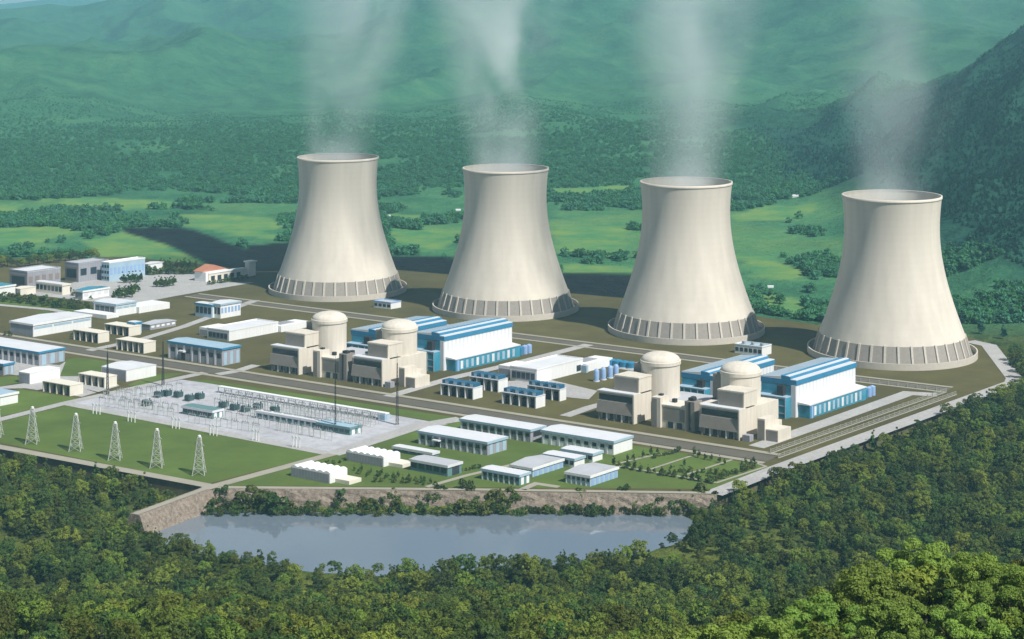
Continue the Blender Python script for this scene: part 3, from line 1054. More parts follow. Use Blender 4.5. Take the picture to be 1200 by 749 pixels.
# ---- the pair of big white workshops
def workshop(Cpx, xL, xR, yT, label, door):
    r, C, A, B, h = bld('workshop', 'workshop', label, Cpx, xL, xR, yT, 'white', 'paleroof', None, ('mark', 5, 'greywall'), None, 'white workshops', 0.3, True)
    a2 = A * 1.02
    MB().box(a2, a2 + 16, B * 0.12, B * 0.50, -0.3, h * 0.85).build('side_wing', M['white'], r)
    MB().box(a2 + 0.6, a2 + 15, B * 0.12 - 0.2, B * 0.12 - 0.003, 0.5, h * 0.62).build('front_panel', M['greywall'], r)  # grey front, the white wing's shaded side painted in
    MB().box(-3, A * 0.55, B + 0.3, B + 34, -0.3, h * 0.62).build('rear_wing', M['white'], r)
    MB().box(A * 0.1, A * 0.5, B + 6, B + 22, h * 0.62 + 0.01, h * 0.62 + 0.5).build('skylight', M['greywall'], r)
    if door:
        MB().box(-0.3, -0.005, B * 0.86, B * 0.95, h * 0.15, h * 0.6).build('door', M['glass'], r)
        MB().box(-5, -0.4, B * 0.96, B * 1.0, 0, h * 0.55).build('door_porch', M['paleblue'], r)
    return r


workshop((268.5, 400), 243, 326, 388.5, 'long white flat roofed workshop left of the leftmost reactor', False)
workshop((629, 449.5), 598, 683, 434, 'long white flat roofed workshop with a dark round door, between the reactor pairs', True)

# ---- transformer bays with blue coolers
G = 'bay sheds with blue coolers'
bays('bay shed with blue coolers nearest the crossing road', (554.5, 468.5), 516, 565.5, 450.5, 4, True, G)
bays('bay shed with blue coolers tucked behind the one nearest the crossing road', (584, 460), 550, 595, 441, 4, True, G)
bays('bay shed with blue coolers closest to the main road, in front of another shed', (628, 479), 588, 639, 460.5, 4, True, G)
bays('bay shed with blue coolers just below the long wall of the white workshop', (656, 470.5), 618, 663.5, 452, 4, True, G)
G = 'cream open bay sheds'
bays('cream open bay shed on olive ground below the long white building with blue band', (115, 402.5), 86, 128, 391, 4, False, G)
bays('cream open bay shed with the blue capped tower behind it', (151, 394.5), 122.5, 165, 384, 4, False, G)
bays('cream open bay shed beside the pale service road above the main road', (168.5, 414.5), 136, 182.5, 402.5, 5, False, G)
bays('cream open bay shed on the grey yard, nearest the large lawn', (82, 464.5), 50, 97.5, 452.5, 4, False, G)
bays('cream open bay shed at the foot of a dark mast beside the switchyard', (122.5, 455), 92, 137, 443, 4, False, G)

# ---- long sheds and other buildings
b = bld
b('warehouse', 'warehouse', 'long grey warehouse with striped end beside the main road at the far left', (45.5, 429), -40, 76, 412.5, 'greywall', 'paleroof', 'blue', ('pil', 12), ('stripe', 3))
b('warehouse', 'warehouse', 'small blue and white shed cut by the left edge of the photo', (4, 440), -30, 16.5, 426.5, 'greywall', 'paleroof', 'blue', ('pil', 3), ('stripe', 2))
b('store', 'store', 'plain white windowless block on the grey yard at the left', (35, 450.5), 22, 70.5, 437.5, 'white', 'white', None, ('panel', 1), None, None, 0.2)
b('store', 'store', 'plain white block with two stepped ends beside the dark mast above the switchyard', (148, 447.5), 119, 183, 434, 'white', 'paleroof', None, ('panel', 1), None, None, 0.2)
b('store', 'store', 'white shed with pale blue roof edge cut by the left edge beside the lawn', (0, 476), -40, 21, 463, 'white', 'paleblue', 'white', ('panel', 1), None)
b('warehouse', 'warehouse', 'blue edged grey warehouse with dark entrance between the bay sheds and the white workshop', (260, 429), 197, 281.5, 408.5, 'greywall', 'paleblue', 'blue', ('pil', 7), ('stripe', 3), None, 0.6, False, True)
b('warehouse', 'warehouse', 'long white building with a blue band above a cream bay shed at the left', (39, 395), 12, 107, 380, 'white', 'paleroof', 'white', ('panel', 1), ('band', 3, 'paleblue'))
r_, C_, A_, B_, h_ = b('office', 'office', 'white two step building with pale blue edge below the conifer clumps', (136, 371), 110, 160, 356.5, 'white', 'paleroof', 'paleblue', ('mark', 4, 'greywall'), ('band', 3, 'paleblue'))
MB().box(-4, A_ + 10, -14, -0.3, -0.3, h_ * 0.3).build('front_wing', M['white'], r_)
MB().box(-3, A_ * 0.7, B_ + 0.2, B_ + 36, -0.3, h_ * 0.5).build('rear_wing', M['white'], r_)
b('office', 'office', 'left half of the small blue capped pair on the olive ground before the first tower', (248, 373), 229, 257, 357, 'paleblue', 'paleroof', 'blue', ('win', 4), ('stripe', 2, 'white'))
b('office', 'office', 'right half of the small blue capped pair on the olive ground before the first tower', (258.5, 373.5), 246, 282, 356.5, 'white', 'paleroof', 'paleblue', ('win', 3), ('win', 6, 'skyblue'))
b('kiosk', 'kiosk', 'little blue capped white tower behind a cream bay shed', (158, 392), 150, 166, 378, 'paleblue', 'paleroof', 'blue', ('win', 2), ('win', 2, 'teal'))
b('store', 'store', 'low grey flat roofed shed right of the little blue capped tower', (176, 387), 166, 206, 380.5, 'greywall', 'greyroof', None, ('panel', 1), ('win', 5, 'white'))
b('office', 'office', 'grey brown office block with two dark glass bays, farthest left at the back', (32, 339), 11, 71, 319, 'greywall', 'paleroof', 'greywall', ('mark', 1, 'brown'), ('win', 5, 'brown'), None, 0.3, True)
b('office', 'office', 'tall grey brown office block with a dark blue glass panel beside the blue facade', (92, 331), 76, 127, 309.5, 'greywall', 'greyroof', 'greywall', ('mark', 1, 'brown'), ('win', 3, 'glass'), None, 0.3, True)
b('office', 'office', 'light blue facade office building with white ribs facing the paved plaza', (128, 330), 119, 170, 308.5, 'paleblue', 'paleroof', 'white', ('win', 3, 3), ('win', 9, 'skyblue'), None, 0.3, True)
b('office', 'office', 'low white office with a row of dark windows below the grey brown blocks', (73, 346), 42, 82, 333.5, 'ivory', 'paleroof', 'ivory', ('win', 7), None, None, 0.4)
b('hall', 'hall', 'white hall with teal roof behind the hedge, right of the low office', (97, 351.5), 88, 128, 341, 'white', 'teal', 'white', ('panel', 1), ('win', 4, 'paleroof'))
b('hall', 'hall', 'white hall with teal roof at the left edge behind the hedge', (-2, 349), -40, 18, 336, 'white', 'teal', 'white', ('panel', 1), None)
b('store', 'store', 'low cream shed between the hedge and the low office at the left', (24, 346.5), 16, 42, 338.5, 'ivory', 'ivory', None, ('panel', 1), None, None, 0.3)
b('store', 'store', 'small white shed among trees right of the light blue facade', (174, 319), 168, 192, 309.5, 'white', 'paleroof', None, ('panel', 1), None)
b('store', 'store', 'small white shed with grey roof between the left turbine halls and the first tower', (458, 362.5), 438, 470, 355.5, 'white', 'greyroof', 'skyblue', ('win', 4), None, None, 0.3, True)
b('store', 'store', 'small white shed with blue roof units at the foot of the third tower', (893, 417.5), 861, 904, 407.5, 'white', 'paleblue', 'white', ('win', 6), None, None, 0.3, True, False, 3)
b('warehouse', 'warehouse', 'grey roofed long warehouse nearest the main road behind another long one', (621.5, 518.5), 539.5, 639, 503.5, 'greywall', 'paleroof', 'paleblue', ('pil', 10), ('win', 1, 'dark'))
b('warehouse', 'warehouse', 'grey roofed long warehouse with a striped end next to the switchyard corner', (571, 534), 490.5, 594, 518, 'greywall', 'paleroof', 'paleblue', ('pil', 10), ('stripe', 3), None, 0.6, False, True)
b('warehouse', 'warehouse', 'grey roofed long warehouse with a plain white end left of the garden', (719, 533.5), 635, 741, 517, 'white', 'paleroof', 'paleblue', ('pil', 9), None)
b('store', 'store', 'narrow white shed, left one of two in front of the warehouse by the garden', (673, 548.5), 636.5, 685, 537.5, 'white', 'paleroof', 'paleblue', ('win', 6), None)
b('store', 'store', 'narrow white shed, right one of two in front of the warehouse by the garden', (694.5, 542), 658, 706, 531.5, 'white', 'paleroof', 'paleblue', ('win', 6), None)
b('hall', 'hall', 'square grey roofed hall with blue striped walls, the one farther from the water', (624, 559.5), 598.5, 660, 548.5, 'paleblue', 'greyroof', 'white', ('pil', 5), ('stripe', 6, 'skyblue'))
b('hall', 'hall', 'square grey roofed hall with blue striped walls on the lawn nearest the water', (691.5, 570.5), 663, 724, 557.5, 'paleblue', 'greyroof', 'white', ('pil', 5), ('stripe', 6, 'skyblue'))
b('store', 'store', 'long narrow pale green shed on the lawn near the waterside path', (608.5, 569.5), 564.5, 621, 556.5, 'tealwall', 'paleroof', 'paleblue', ('pil', 7), ('stripe', 2, 'white'))
b('hall', 'hall', 'grey roofed open sided hall behind the dark shrubs near the switchyard', (524.5, 559), 481, 541, 545.5, 'tealwall', 'greyroof', 'paleroof', ('win', 5), ('stripe', 1, 'glass'))
b('store', 'store', 'narrow shed with white roof between the long warehouse and the open sided hall', (506.5, 537), 461, 514, 530.5, 'tealwall', 'paleroof', 'paleroof', ('win', 5), None)


def vaulted(Cpx, xL, xR, yT, label):
    C, A, B, h = frame(Cpx, xL, xR, yT)
    r = root('pump_house', C, label, 'pump house', 'white pump houses with scalloped roofs')
    MB().box(0, A, 0, B, -0.3, h).build('wall', M['white'], r)
    MB().box(0.5, A - 0.3, -0.2, -0.003, 0.3, h - 0.8).build('front_panel', M['greywall'], r)  # grey panel carries the shade of the white front wall
    n = 6
    for i in range(n):
        a0, a1 = A * i / n + 0.1, A * (i + 1) / n - 0.1
        pts = [(a0 + (a1 - a0) * k / 8, h + 0.01 + 0.8 * math.sin(PI * k / 8)) for k in range(9)]
        MB().profile_b(pts, 0.05, B - 0.05).build('vault', M['white'], r)
    MB().box(-11, -0.05, B * 0.3, B * 1.0, -0.3, h * 0.36).build('side_wing', M['ivory'], r)
    MB().box(-0.25, -0.005, B * 0.60, B * 0.78, 0, h * 0.35).build('door', M['dark'], r)
    return r


vaulted((386.5, 567), 341, 407, 554.5, 'white pump house with scalloped roof standing near the pond end of the lawn')
vaulted((449.5, 547.5), 405.5, 469, 536, 'white pump house with scalloped roof behind the rows of dark shrubs')

# ---- orange roofed gatehouse complex at the back
C, A, B, h = frame((241, 330.5), 233, 268, 319.5)
r = root('gatehouse', C, 'white gatehouse complex with orange tiled roof and a small square tower', 'gatehouse')
MB().box(0, A + 6, 0, B, -0.3, h).build('wall', M['white'], r)
MB().profile([(-1, h + 0.01), (B + 1, h + 0.01), (B + 1, h + 0.5), (B / 2, h + 6), (-1, h + 0.5)], 4, A + 7).build('roof', M['orange'], r)
MB().box(-1, 4, B * 0.1, B * 1.7, -0.3, h * 0.8).build('front_wing', M['ivory'], r)
MB().box(-1.5, 3.9, B * 0.1, B * 1.7, h * 0.8 + 0.01, h * 0.8 + 1.0).build('wing_roof', M['white'], r)
MB().box(-6, 0, B * 1.72, B * 1.72 + 9, -0.3, h * 1.5).build('tower', M['ivory'], r)
MB().box(-7, 1, B * 1.72 - 1, B * 1.72 + 10, h * 1.5 + 0.01, h * 1.5 + 1.2).build('tower_roof', M['white'], r)
for i in range(5):
    MB().box(-1.2, -1.003, B * (0.2 + 0.28 * i), B * (0.36 + 0.28 * i), 0.5, h * 0.55).build('window', M['glass'], r)

# blue equipment between workshop and right reactors
for i, (x, y) in enumerate(((699, 447), (707, 445), (715, 443), (722, 441.5))):
    r = root('filter_vessel', at(x, y), 'light blue filter vessel in the row left of the right reactor pair', 'vessel', 'light blue filter vessels')
    MB(False).lathe([(2.1, 0), (2.1, 8), (1.4, 9.4), (0.03, 9.9)], 20).build('tank', M['skyblue'], r, smooth=True)
    MB(False).lathe([(2.5, 0), (2.5, 0.7), (2.11, 0.71)], 20).build('plinth', M['paleroof'], r)
for i, (x, y) in enumerate(((716, 428), (724, 429), (732, 430.5), (740, 431.5))):
    r = root('storage_tank', at(x, y), 'dark blue storage tank on the pale slab beside the back road', 'tank', 'dark blue storage tanks')
    MB(False).lathe([(4.0, 0), (4.0, 4.5), (0.03, 5.6)], 24).build('tank', M['blue'], r)
    MB(False).lathe([(4.6, 0), (4.6, 0.5), (4.01, 0.51)], 24).build('plinth', M['paleroof'], r)
sheet('yard_paving', [(700, 428), (712, 423), (748, 428), (742, 435)], 0.07, M['road'])
# ------------------------------------------------------------------ switchyard
C, A, B, h = frame((450, 493.5), 253, 459, 485)
r = root('gantry_roof', C, 'very long thin white covered walkway along the far edge of the switchyard', 'walkway')
MB().box(0, A, B * 0.2, B * 0.7, h - 0.8, h).build('roof', M['white'], r)
for i in range(24):
    a = A * i / 23.0
    a = min(a, A - 0.5)
    MB().box(a, a + 0.5, B * 0.25, B * 0.25 + 0.5, -0.2, h - 0.81).build('post', M['steel'], r)
MB().box(0, 6, B * 0.1, B * 0.8, -0.2, h * 0.78).build('end_room', M['paleblue'], r)
b('switch_house', 'switch house', 'long low green grey switch house in the middle of the switchyard', (371, 502.5), 300, 376, 493, 'tealwall', 'paleroof', 'paleroof', ('pil', 10), None)
b('switch_house', 'switch house', 'green grey switch house with pale end at the right end of the switchyard', (410, 510.5), 372, 423.5, 501, 'tealwall', 'paleblue', 'tealwall', ('win', 6), ('stripe', 2, 'white'))
b('switch_house', 'switch house', 'green grey switch house with pale end at the left of the switchyard', (249, 491.5), 214, 261, 481.5, 'tealwall', 'tealwall', 'paleroof', ('win', 6), ('stripe', 2, 'white'))

tr = None
TP = [(186, 466), (196, 464.5), (209, 466), (222, 470), (234, 468), (172, 476)]
for x, y in TP + [(262, 478), (275, 481), (288, 483), (302, 480), (322, 484)]:
    if tr is None:
        tr = root('transformer', at(x, y), 'dark green power transformer with bushings on the pale switchyard gravel', 'transformer', 'transformers in the switchyard')
        MB().box(-2.6, 2.6, -1.8, 1.8, 0.6, 4.6).build('tank', M['transformer'], tr)
        for s in (-1, 1):
            MB().box(-2.2, 2.2, s * 2.3 - 0.4, s * 2.3 + 0.4, 1.0, 4.2).build('radiator', M['transformer'], tr)
        for k in (-1.6, 0, 1.6):
            MB().lathe([(0.35, 4.61), (0.25, 6.6), (0.03, 6.9)], 8, k, 0).build('bushing', M['paleroof'], tr)
        MB().lathe([(0.7, 4.62), (0.7, 5.7), (0.03, 5.75)], 10, -1.2, 1.2).build('conservator', M['transformer'], tr)
        MB().box(-3, 3, -2.6, 2.6, -0.1, 0.55).build('plinth', M['road'], tr)
    else:
        copy_tree(tr, at(x, y))

# rows of bus bar frames: two posts, a beam and insulators each
g0 = None
def gantry_at(p):
    global g0
    if g0 is None:
        g0 = root('busbar_frame', p, 'small white busbar frame standing in the rows on the switchyard gravel', 'busbar frame', 'busbar frames in the switchyard')
        for s in (-3, 3):
            MB().box(s - 0.16, s + 0.16, -0.16, 0.16, -0.1, 6.0).build('post', M['steel'], g0)
        MB().box(-3.6, 3.6, -0.16, 0.16, 6.01, 6.4).build('beam', M['steel'], g0)
        for k in (-2, 0, 2):
            MB().lathe([(0.22, 6.41), (0.17, 7.6), (0.03, 7.7)], 8, k, 0).build('insulator', M['greywall'], g0)
        return g0
    return copy_tree(g0, p)

random.seed(5)
P0 = at(105, 472)
for row, (xa, ya, xb, yb, n) in enumerate(((268, 468, 440, 496, 15), (262, 473, 430, 500, 14), (255, 478, 300, 486, 4), (125, 468, 180, 463, 4), (130, 474, 175, 480, 4), (150, 470, 185, 474, 3), (268, 493, 372, 513, 9), (265, 470.5, 436, 498, 13), (140, 468, 210, 459, 7), (150, 478, 205, 484, 6), (290, 488, 420, 508.5, 12), (330, 506, 385, 516, 5), (120, 476, 200, 489, 8), (272, 475, 425, 498.5, 13), (225, 496, 300, 507, 7))):
    for k in range(n):
        t = k / max(1, n - 1)
        gantry_at(at(xa + (xb - xa) * t, ya + (yb - ya) * t))
s0 = None
for k, (x, y) in enumerate(((109, 485), (113, 485.5), (117, 486), (150, 494), (154, 494.6), (158, 495.4), (202, 502), (206, 502.6), (210, 503), (246, 510), (250, 510.5), (254, 511.2),
                            (296, 516), (300, 516.6), (303, 517), (343, 524), (347, 524.6), (351, 525.2))):
    p = at(x, y)
    if s0 is None:
        s0 = root('line_post', p, 'short white line post on the lawn edge along the near side of the switchyard', 'line post', 'line posts along the switchyard edge')
        MB().box(-0.25, 0.25, -0.25, 0.25, -0.1, 6.5).build('post', M['white'], s0)
        MB().box(-1.1, 1.1, -0.18, 0.18, 6.51, 6.9).build('crossarm', M['white'], s0)
        MB().lathe([(0.3, 6.91), (0.22, 8.1), (0.03, 8.2)], 8, 0, 0).build('insulator', M['paleroof'], s0)
    else:
        copy_tree(s0, p)

# ------------------------------------------------------------------ lattice pylons on the lawn
def lattice(mb, w0, w1, z0, z1, n, t):
    def cor(z):
        f = (z - z0) / (z1 - z0); w = w0 + (w1 - w0) * f ** 0.8
        return [Vector((sx * w, sy * w, z)) for sx, sy in ((-1, -1), (1, -1), (1, 1), (-1, 1))]
    zs = [z0 + (z1 - z0) * (1 - (1 - k / n) ** 1.15) for k in range(n + 1)]
    for a, c in zip(zs, zs[1:]):
        p, q = cor(a), cor(c)
        for k in range(4):
            mb.beam(p[k], q[k], t * 1.5)
            mb.beam(p[k], q[(k + 1) % 4], t); mb.beam(p[(k + 1) % 4], q[k], t)
            mb.beam(q[k], q[(k + 1) % 4], t)


PYL = ((233.6, 556, 509.5), (184, 547.5, 500.5), (135, 538.7, 492), (89, 528, 483.5), (38, 519.6, 476), (-4, 511.5, 468))
PL = ('lattice pylon standing nearest the corner where the lawn meets the dam', 'second lattice pylon along the lawn from the dam corner', 'middle lattice pylon of the row on the lawn, between two on either side',
      'fourth lattice pylon along the lawn from the dam corner', 'lattice pylon near the left edge of the photo, below the road junction', 'lattice pylon half cut by the left edge of the photo')
p0 = None
for (x, y, yt), lb in zip(PYL, PL):
    p = at(x, y)
    if p0 is None:
        hh = solve_h(p, yt)
        p0 = root('lattice_pylon', p, lb, 'pylon', 'lattice pylons on the lawn')
        m = MB(False); lattice(m, 3.9, 1.0, 0.0, hh - 1.5, 6, 0.19)
        m.build('mast', M['steel'], p0)
        for z in (hh * 0.55, hh * 0.75):
            m = MB(False)
            d = U1
            q = Vector((d.x, d.y, 0))
            m.beam(q * -4.0 + Vector((0, 0, z)), q * 4.0 + Vector((0, 0, z)), 0.4)
            m.beam(q * -4.0 + Vector((0, 0, z)), Vector((0, 0, z + 2)), 0.2); m.beam(q * 4.0 + Vector((0, 0, z)), Vector((0, 0, z + 2)), 0.2)
            m.build('crossarm', M['steel'], p0)
        MB(False).lathe([(1.0, hh - 1.5), (1.0, hh - 0.4), (0.03, hh)], 10).build('cap', M['white'], p0)
    else:
        c = copy_tree(p0, p); c['label'] = lb

# ------------------------------------------------------------------ dark lightning masts
for (x, y, yt, lb) in ((126, 463, 405, 'thin dark lattice mast left of the switchyard beside the cream bay shed'), (191, 452, 392, 'thin dark lattice mast beside the main road at the left corner of the switchyard'),
                       (393, 507, 414, 'very thin dark mast inside the switchyard in front of the reactors'), (465.5, 498, 414, 'dark lattice mast at the right end of the switchyard')):
    p = at(x, y); hh = solve_h(p, yt)
    r = root('lightning_mast', p, lb, 'mast', 'dark lightning masts')
    m = MB(False); lattice(m, 0.95 if x != 393 else 0.5, 0.25, 0.0, hh * 0.86, 14, 0.16)
    m.build('mast', M['dark'], r)
    MB(False).lathe([(0.14, hh * 0.86), (0.05, hh)], 6).build('rod', M['dark'], r)
    MB(False).box(-1.3, 1.3, -1.3, 1.3, -0.1, 0.5).build('footing', M['road'], r)

# ------------------------------------------------------------------ fences
def fence(pxpts, label, hgt=2.6, step=7.0):
    pts = [at(x, y) for x, y in pxpts]
    r = root('security_fence', pts[0], label, 'fence', 'security fences along the roads')
    m = MB(False); pm_ = None
    for p, q in zip(pts, pts[1:]):
        L = (q - p).length; d = (q - p).normalized(); n = int(L / step)
        a, c = p - pts[0], q - pts[0]
        for z in (0.25, hgt * 0.5, hgt):
            m.beam(a + Vector((0, 0, z)), c + Vector((0, 0, z)), 0.14)
        k = int(L / 0.9)
        for i in range(k):
            e = a + d * (L * i / k)
            m.beam(e + Vector((0, 0, 0.1)), e + Vector((0, 0, hgt)), 0.07)
        for i in range(n):
            e = a + d * (L * i / n)
            if pm_ is None:
                pm_ = MB(False).box(-0.28, 0.28, -0.28, 0.28, -0.2, hgt + 0.5).mesh('post', M['kerb'])
            o = bpy.data.objects.new('post', pm_); COL.objects.link(o); o.parent = r; o.location = e
    m.build('fence_panel', M['steel'], r)
    strip('fence_footing', pxpts, 1.6, 0.12, M['kerb'])


fence([(903, 531.5), (1109, 459.5)], 'pale security fence beside the right service road, the line nearer the turbine hall')
fence([(912, 537), (1121, 462.5)], 'pale security fence beside the right service road, the line nearer the perimeter road')
fence([(1109, 459.5), (1008, 447.5), (900, 433.5)], 'pale security fence in front of the largest looking cooling tower')

# ------------------------------------------------------------------ farmhouses in the valley
def farmhouse(px, py, w, lb):
    p = at(px, py, -1); p.z = hz(p.x, p.y)
    r = root('farmhouse', p, lb, 'farmhouse', 'far white farmhouses')
    MB(False).box(-w, w, -w * 0.4, w * 0.4, -2, w * 0.45).build('wall', M['white'], r)
    m = MB(False)
    m.v = [(-w * 1.05, -w * 0.45, w * 0.45), (w * 1.05, -w * 0.45, w * 0.45), (w * 1.05, w * 0.45, w * 0.45), (-w * 1.05, w * 0.45, w * 0.45), (-w * 1.05, 0, w * 0.75), (w * 1.05, 0, w * 0.75)]
    m.f = [[0, 1, 5, 4], [2, 3, 4, 5], [0, 4, 3], [1, 2, 5], [3, 2, 1, 0]]
    m.build('roof', M['paleroof'], r)


farmhouse(932, 234, 5.0, 'tiny white farmhouse on the green slope between the two right towers, higher one')
farmhouse(841, 304, 3.5, 'tiny white farmhouse beside the bright meadow right of the third tower')
farmhouse(537, 246, 3.4, 'tiny white farmhouse just left of the top of the second tower')
farmhouse(455, 253, 3, 'tiny white farmhouse just right of the first tower')
farmhouse(903, 338, 3, 'tiny white farmhouse among trees between the bright meadows')

# ------------------------------------------------------------------ trees
def crown_mesh(name, mat, rx, rz, zc, nclump, nleaf, leaf, seed, clump=0.34, flat=0.75, shape='round', trunk=None):
    g = np.random.default_rng(seed)
    V = []; 
    cs = []
    tries = 0
    while len(cs) < nclump and tries < 20000:
        tries += 1
        p = g.uniform(-1, 1, 3)
        q = np.linalg.norm(p)
        if q > 1 or q < 0.35: continue
        if p[2] < -0.75: continue
        if shape == 'cone':
            f = 1 - (p[2] + 1) / 2
            if math.hypot(p[0], p[1]) > 0.15 + 0.85 * f: continue
        cs.append(p)
    cs = np.array(cs)
    out = []
    for c in cs:
        rc = clump * g.uniform(0.7, 1.25)
        if shape == 'cone': rc *= 0.5 + 0.6 * (1 - (c[2] + 1) / 2)
        d = g.normal(size=(nleaf, 3)); d /= np.linalg.norm(d, axis=1)[:, None]
        d[:, 2] = np.where(d[:, 2] < -0.35, -d[:, 2], d[:, 2])
        cen = c + d * rc * g.uniform(0.75, 1.0, (nleaf, 1)) * np.array([1, 1, flat])
        cen = cen * np.array([rx, rx, rz]) + np.array([0, 0, zc])
        nrm = d + g.normal(size=(nleaf, 3)) * 0.55 + np.array([0, 0, 0.25])
        nrm /= np.linalg.norm(nrm, axis=1)[:, None]
        r = g.normal(size=(nleaf, 3))
        t = np.cross(nrm, r); t /= np.linalg.norm(t, axis=1)[:, None]
        bt = np.cross(nrm, t)
        s = leaf * g.uniform(0.6, 1.25, (nleaf, 1))
        out.append(np.stack([cen - t * s * 0.55, cen - bt * s * 0.32 , cen + t * s * 0.6, cen + bt * s * 0.32], 1))
    V = np.concatenate(out).reshape(-1, 3)
    nq = len(V) // 4
    F = np.arange(nq * 4).reshape(-1, 4)
    mats = [mat]
    me = bpy.data.meshes.new(name)
    tv, tf = [], []
    if trunk:
        m = MB(False)
        m.lathe([(trunk, -1.0), (trunk * 0.75, zc * 0.5), (trunk * 0.45, zc), (trunk * 0.2, zc + rz * 0.5)], 8)
        for k in range(5):
            a = 2 * PI * k / 5 + seed
            m.beam((0, 0, zc * 0.55 + k * 0.3), (math.cos(a) * rx * 0.6, math.sin(a) * rx * 0.6, zc + rz * 0.1), trunk * 0.5)
        tv, tf = m.v, m.f
    me.from_pydata([tuple(x) for x in V] + tv, [], F.tolist() + [[i + len(V) for i in f] for f in tf])
    me.materials.append(mat)
    if tf:
        me.materials.append(M['bark'])
        mi = np.zeros(len(F) + len(tf), np.int32); mi[len(F):] = 1
        me.polygons.foreach_set('material_index', mi)
    return me


def trunk_mesh(name, rx, rz, zc, tr_, seed):
    m = MB(False)
    m.lathe([(tr_ * 1.3, -1.5), (tr_, 1.0), (tr_ * 0.75, zc * 0.5), (tr_ * 0.45, zc), (tr_ * 0.2, zc + rz * 0.5)], 10)
    for k in range(7):
        a = 2 * PI * k / 7 + seed
        m.beam((0, 0, zc * 0.5 + k * 0.25), (math.cos(a) * rx * 0.65, math.sin(a) * rx * 0.65, zc + rz * (0.1 + 0.05 * k)), tr_ * 0.4)
    return m.mesh(name, M['bark'])


def link(name, me, loc, scale=1.0, rz=0.0, parent=None):
    o = bpy.data.objects.new(name, me); COL.objects.link(o)
    o.location = loc; o.scale = (scale,) * 3; o.rotation_euler = (0, 0, rz)
    if parent is not None: o.parent = parent
    return o


def scatter(name, pts, scales, protos, label=None, cat=None):
    me = bpy.data.meshes.new(name)
    me.from_pydata([tuple(p) for p in pts], [], [])
    a = me.attributes.new('sc', 'FLOAT', 'POINT'); a.data.foreach_set('value', np.array(scales, np.float32))
    o = bpy.data.objects.new(name, me); COL.objects.link(o)
    ng = bpy.data.node_groups.new(name, 'GeometryNodeTree')
    ng.interface.new_socket('Geometry', in_out='INPUT', socket_type='NodeSocketGeometry')
    ng.interface.new_socket('Geometry', in_out='OUTPUT', socket_type='NodeSocketGeometry')
    N, Lk = ng.nodes, ng.links
    gi = N.new('NodeGroupInput'); go = N.new('NodeGroupOutput')
    jn = N.new('GeometryNodeJoinGeometry')
    for p in protos:
        oi = N.new('GeometryNodeObjectInfo'); oi.transform_space = 'ORIGINAL'
        oi.inputs['Object'].default_value = p; oi.inputs['As Instance'].default_value = True
        Lk.new(oi.outputs['Geometry'], jn.inputs[0])
    ip = N.new('GeometryNodeInstanceOnPoints'); ip.inputs['Pick Instance'].default_value = True
    ri = N.new('FunctionNodeRandomValue'); ri.data_type = 'INT'
    ri.inputs[4].default_value = 0; ri.inputs[5].default_value = len(protos) - 1
    rv = N.new('FunctionNodeRandomValue'); rv.data_type = 'FLOAT_VECTOR'
    rv.inputs[0].default_value = (-0.08, -0.08, 0); rv.inputs[1].default_value = (0.08, 0.08, 6.283)
    er = N.new('FunctionNodeEulerToRotation')
    na = N.new('GeometryNodeInputNamedAttribute'); na.data_type = 'FLOAT'; na.inputs['Name'].default_value = 'sc'
    Lk.new(gi.outputs[0], ip.inputs['Points']); Lk.new(jn.outputs[0], ip.inputs['Instance'])
    Lk.new(ri.outputs[2], ip.inputs['Instance Index'])
    Lk.new(rv.outputs[0], er.inputs[0]); Lk.new(er.outputs[0], ip.inputs['Rotation'])
    Lk.new(na.outputs[0], ip.inputs['Scale'])
    Lk.new(ip.outputs[0], go.inputs[0])
    md = o.modifiers.new('scatter', 'NODES'); md.node_group = ng
    return tag(o, label, cat, kind='stuff')


# crown prototypes, unit size about 12 m tall (scaled per tree)
KIND = []   # (crown mesh, trunk mesh, name)
for k in range(5):
    rx, rz, zc = (4.9, 4.3, 7.4) if k % 2 else (4.3, 4.9, 7.4)
    mat = M['leaf'] if k < 3 else M['leaf_dark']
    KIND.append((crown_mesh('crown', mat, rx, rz, zc, 36, 58, 0.70, 40 + k, 0.28), trunk_mesh('trunk', rx, rz, zc, 0.32, k), 'broadleaf_tree'))
for k in range(2):
    KIND.append((crown_mesh('crown', M['leaf_dark'], 3.2, 6.2, 7.6, 34, 40, 0.85, 60 + k, 0.30, 0.7, 'cone'), trunk_mesh('trunk', 2.0, 6.0, 7.0, 0.28, k), 'conifer_tree'))
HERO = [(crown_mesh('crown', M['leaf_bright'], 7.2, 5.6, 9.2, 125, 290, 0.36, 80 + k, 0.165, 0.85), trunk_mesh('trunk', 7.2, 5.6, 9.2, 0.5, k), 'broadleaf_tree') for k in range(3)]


def tree(kind, loc, scale, label, group, cat='tree'):
    cm, tm, nm = kind
    r = root(nm, loc, label, cat, group)
    rz = random.uniform(0, 2 * PI)
    link('crown', cm, (0, 0, 0), scale, rz, r)
    link('trunk', tm, (0, 0, 0), scale, rz, r)
    return r


# --- foreground bright trees, bottom right
def ground_hit(px, py):
    """where the view ray meets the terrain"""
    lo, prev = None, None
    for D in np.arange(140, 1700, 4.0):
        p = at_dist(px, py, D)
        if p.z < hz(p.x, p.y): return p
    return at(px, py, -8)


